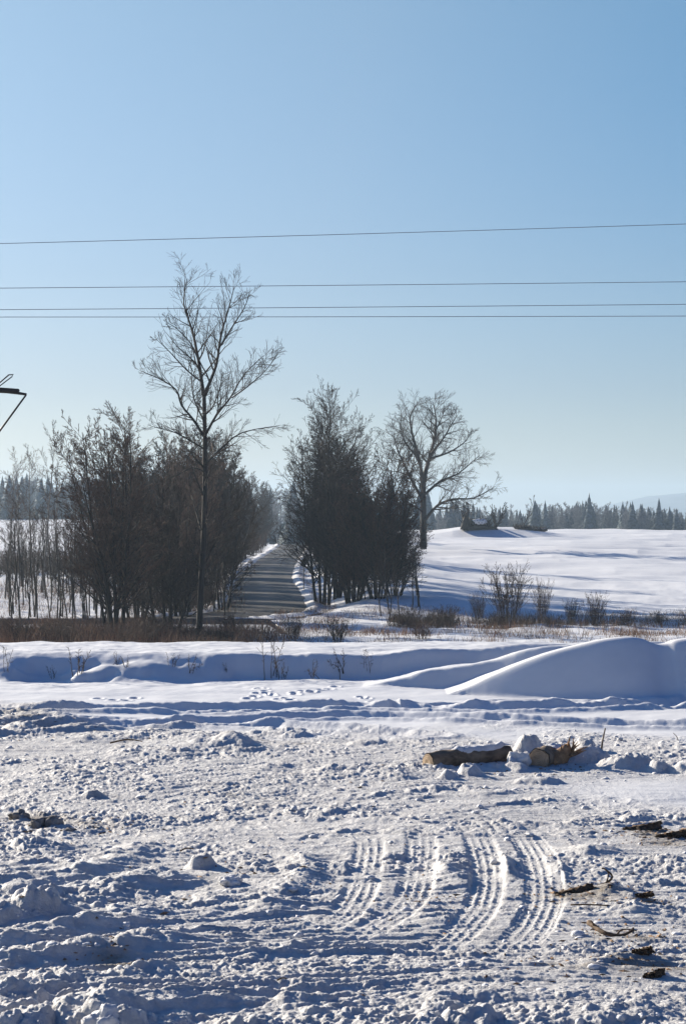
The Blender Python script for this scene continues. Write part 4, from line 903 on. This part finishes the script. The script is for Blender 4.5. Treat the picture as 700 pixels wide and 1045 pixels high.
# ------------------------------------------------------------------ debris on the field ridge
dx, dy, dz = ground_at(484, 298)
M_darkwood = simple('rotten_dark_wood', (0.015, 0.012, 0.010), (0.05, 0.04, 0.032), 3, bump=.3)
def mound_thing():
    rg = random.Random(8); root = empty('uprooted_stump', (dx, dy, dz - .1), 'dark uprooted stump with jagged roots and snow on the ridge in the field', 'stump'); root.scale = (1.35, 1.35, 1.55)
    t = Tubes(); t.add([(-1.0, 0, 0), (-.9, 0, .6), (-.8, .1, 1.3), (-.55, .1, 1.8)], [.5, .4, .25, .06], 9); t.add([(-.7, 0, .2), (0, 0, .3), (1.3, 0, .2), (2.4, 0, .0)], [.35, .4, .3, .15], 9); t.build('trunk', M_darkwood, root)
    t = Tubes()
    for i in range(26):
        a = rg.uniform(-.6, 1.0); l = rg.uniform(.5, 1.5); x0 = rg.uniform(-.9, 1.2); l *= 1.1 if x0 < -.2 else .6
        t.add([(x0, 0, .3), (x0 - .3 + .3 * math.sin(a), rg.uniform(-.5, .5), .3 + l * .6), (x0 - .5 + l * .4 * math.sin(a), rg.uniform(-.7, .7), .3 + l)], [.14, .09, .02], 5)
    for i in range(46):
        x0 = rg.uniform(-1.0, 2.2); a = rg.uniform(-1.1, 1.1); l = rg.uniform(.4, 1.2)
        t.add([(x0, rg.uniform(-.3, .3), .2), (x0 + .5 * l * math.sin(a), rg.uniform(-.5, .5), .25 + .4 * l), (x0 + l * math.sin(a) + rg.uniform(-.1, .1), rg.uniform(-.6, .6), .2 + l * (.5 + .5 * math.cos(a)))], [.09, .06, .02], 4)
    t.build('roots', M_darkwood, root)
    V = IV * [.75, .5, .3] * (1 + .3 * perlin(IV[:, 0] * 2, IV[:, 1] * 2 + IV[:, 2], 4)[:, None]) + [.5, -.1, .75]; mesh_np('snow_cap', V, IF, M_clod, root)
mound_thing()
brp = dict(shp, rmin=.03)
g = ground_at(506, 299)
make_tree('bare_shrub', g, 'fan-shaped bare bush on the ridge right of the uprooted stump', 'shrub', None, 90, brp, stems=[((0, 0, 0), (d, .1, 1), l * 1.25, .09) for d, l in ((-.25, 1.6), (.05, 2.2), (.3, 2.6), (.55, 3.0), (.9, 2.2), (-.1, 2.4))], mats=(M_bark, M_twig), sides=(5, 3, 3, 3))
g = ground_at(532, 300)
make_tree('bare_shrub', g, 'single slanting dead branch standing on the field ridge', 'shrub', None, 91, dict(brp, n=[5, 3, 0, 0]), stems=[((0, 0, 0), (.55, 0, 1), 4.4, .08), ((0.2, 0, 0), (-.3, 0, 1), 1.6, .05)], mats=(M_bark, M_twig), sides=(5, 3, 3, 3))
p = scatter(900, (525, 556), (299, 301.5), 15); blades('dry_grass', p, .75, .03, M_weed, 'reddish dry weeds on top of the field ridge', 'grass', 16, .5)
g = ground_at(551, 300); cut_log('log', (g[0] - .9, g[1], g[2] + .15), (g[0] + 1.0, g[1] + .3, g[2] + .2), .25, .2, 'small dark log lying on top of the field ridge', 'felled logs', 5)

# ------------------------------------------------------------------ road sign, guard rail, wires, mast
sY = 174.0; g = ground_at(310, sY); root = empty('road_sign', g, 'small road sign seen edge-on with dark tilted plate on a thin post', 'sign')
t = Tubes(); t.add([(0, 0, -.2), (0, 0, 1.2), (0.02, 0, 2.5)], [.04, .04, .04], 8); t.build('post', M_galv, root)
import bmesh
def box(name, c, s, mat, parent=None, rot=(0, 0, 0), bev=.01):
    bm = bmesh.new(); bmesh.ops.create_cube(bm, size=1); bmesh.ops.scale(bm, vec=s, verts=bm.verts); bmesh.ops.bevel(bm, geom=bm.edges, offset=bev, segments=2, affect='EDGES')
    me = bpy.data.meshes.new(name); bm.to_mesh(me); bm.free(); me.materials.append(mat); o = bpy.data.objects.new(name, me); COL.objects.link(o); o.location = c; o.rotation_euler = rot
    if parent: o.parent = parent
    return o
box('plate', (.10, -.06, 2.25), (.42, .03, .95), M_steel, root, (0, R(28), R(10)))
# guard rail
gy = 114.0; rail_px = [(-60, 629), (60, 631), (150, 631.5), (230, 631.5), (274, 631.5), (284, 636), (294, 643)]
pts = []
for a, b in rail_px:
    x = (a - 350) / F * gy; pts.append((x, gy - (0 if a < 270 else (a - 270) * .08)))
gp = smooth_path(pts, 4); root = empty('guard_rail', (gp[0][0], gp[0][1], -3), 'low metal guard rail along the road, its right end turned down into the snow', 'guard rail')
V, Fc = [], []; prof = [(0, .0), (.03, .04), (.03, .10), (0, .15), (0, .17), (.03, .22), (.03, .28), (0, .32)]
for i, (x, y) in enumerate(gp):
    top = .66 if x < pts[4][0] else .66 - .62 * (x - pts[4][0]) / (pts[-1][0] - pts[4][0])
    for dd, hh in prof: V.append((x - gp[0][0], y - dd - gp[0][1], top - .32 + hh))
    for dd, hh in prof[::-1]: V.append((x - gp[0][0], y - dd + .012 - gp[0][1], top - .32 + hh))
k = len(prof) * 2
for i in range(len(gp) - 1):
    for j in range(k): Fc.append((i * k + j, i * k + (j + 1) % k, (i + 1) * k + (j + 1) % k, (i + 1) * k + j))
mesh_np('beam', np.array(V), np.array(Fc), M_galv, root, smooth=False)
xx = gp[0][0] + 1.0
while xx < pts[4][0] + .4:
    box('post', (xx - gp[0][0], .06, .22), (.10, .08, .82), M_galv, root); xx += 2.0 if xx < pts[4][0] - 2.2 else 1.15
# power wires
WY = 60.0
for k, (pl, pr, sag, lb) in enumerate([(248.5, 228.5, 1.2, 'highest overhead wire, slanting up to the right across the sky'), (294, 287.5, .6, 'second overhead wire from the top'), (316, 310.5, .5, 'third overhead wire from the top, upper of the close pair'), (323.5, 322.5, .5, 'lowest overhead wire, lower of the close pair')]):
    pts = []
    for i in range(41):
        t = i / 40; px = -1300 + 3300 * t; u = px / 700
        row = pl + (pr - pl) * u - sag * 4 * (u - .5) ** 2 * .5 + sag * .5
        pts.append(atY(px, row, WY + (u - .5) * 3))
    t = Tubes(); t.add(pts, [.009] * 41, 6); o = t.build('power_line', M_wire); tag(o, lb, 'power line', 'overhead wires across the sky')
# steel mast with bracket arm poking in on the left
MY = 10.0
def wm(px, row, dy=0): x, y, z = atY(px, row, MY); return (x, y + dy, z)
bx0 = wm(-45, 400); root = empty('bracket_mast', (bx0[0], bx0[1], 0), 'dark metal bracket arm with a slanting strut, reaching in from the left edge', 'mast')
def loc_(p): return (p[0] - bx0[0], p[1] - bx0[1], p[2])
def tube_part(name, pts, rad, sides=8, mat=M_steel):
    t = Tubes(); t.add([loc_(p) for p in pts], rad, sides); return t.build(name, mat, root)
tube_part('pole', [(bx0[0], bx0[1], -.3), (bx0[0], bx0[1], 2.5), wm(-45, 375)], [.05, .045, .04], 12)
a0, a1 = wm(-45, 394), wm(27, 403)
tube_part('arm', [a0, wm(-10, 398), wm(8, 399.5), wm(27.5, 402.5)], [.0125, .0115, .009, .0055], 8)
tube_part('strut', [wm(-45, 502), wm(0, 440), wm(27, 403)], [.0048, .0046, .0042], 8)
pc = loc_(wm(9.5, 398)); box('clamp', pc, (21 / F * MY, .03, .017), M_steel, root, (0, R(4), 0), .003)
pc = loc_(wm(-6, 397)); box('clamp', pc, (20 / F * MY, .025, .012), M_steel, root, (0, R(0), 0), .003)
tube_part('loop', [wm(-40, 423), wm(-1, 391.5), wm(9.5, 382.5), wm(14, 382.3), wm(12.5, 384.5), wm(0, 394), wm(-40, 427)], [.0032, .0032, .0032, .0032, .0026, .0026, .0026], 6)

# ------------------------------------------------------------------ haze
def haze():
    bm = bmesh.new(); bmesh.ops.create_cube(bm, size=1)
    me = bpy.data.meshes.new('haze'); bm.to_mesh(me); bm.free(); o = bpy.data.objects.new('haze', me); COL.objects.link(o)
    x0, x1, y0, y1, z0, z1 = -6800, 6800, -400, 5600, -9.0, 85.0
    o.location = ((x0 + x1) / 2, (y0 + y1) / 2, (z0 + z1) / 2); o.scale = (x1 - x0, y1 - y0, z1 - z0)
    m = bpy.data.materials.new('haze'); m.use_nodes = True; n = m.node_tree; n.nodes.clear()
    v = n.nodes.new('ShaderNodeVolumePrincipled'); v.inputs['Color'].default_value = (.58, .78, 1.0, 1); v.inputs['Density'].default_value = .00026; v.inputs['Anisotropy'].default_value = .2
    out = n.nodes.new('ShaderNodeOutputMaterial'); n.links.new(v.outputs[0], out.inputs['Volume']); me.materials.append(m)
    tag(o, kind='stuff'); o['label'] = 'thin pale winter haze over the distant woods'; o['category'] = 'haze'
haze()
print('VERTS', sum(len(m.vertices) for m in bpy.data.meshes), 'OBJ', len(bpy.data.objects), 'ground', nr, nc, 'z', Z1.min(), Z1.max())
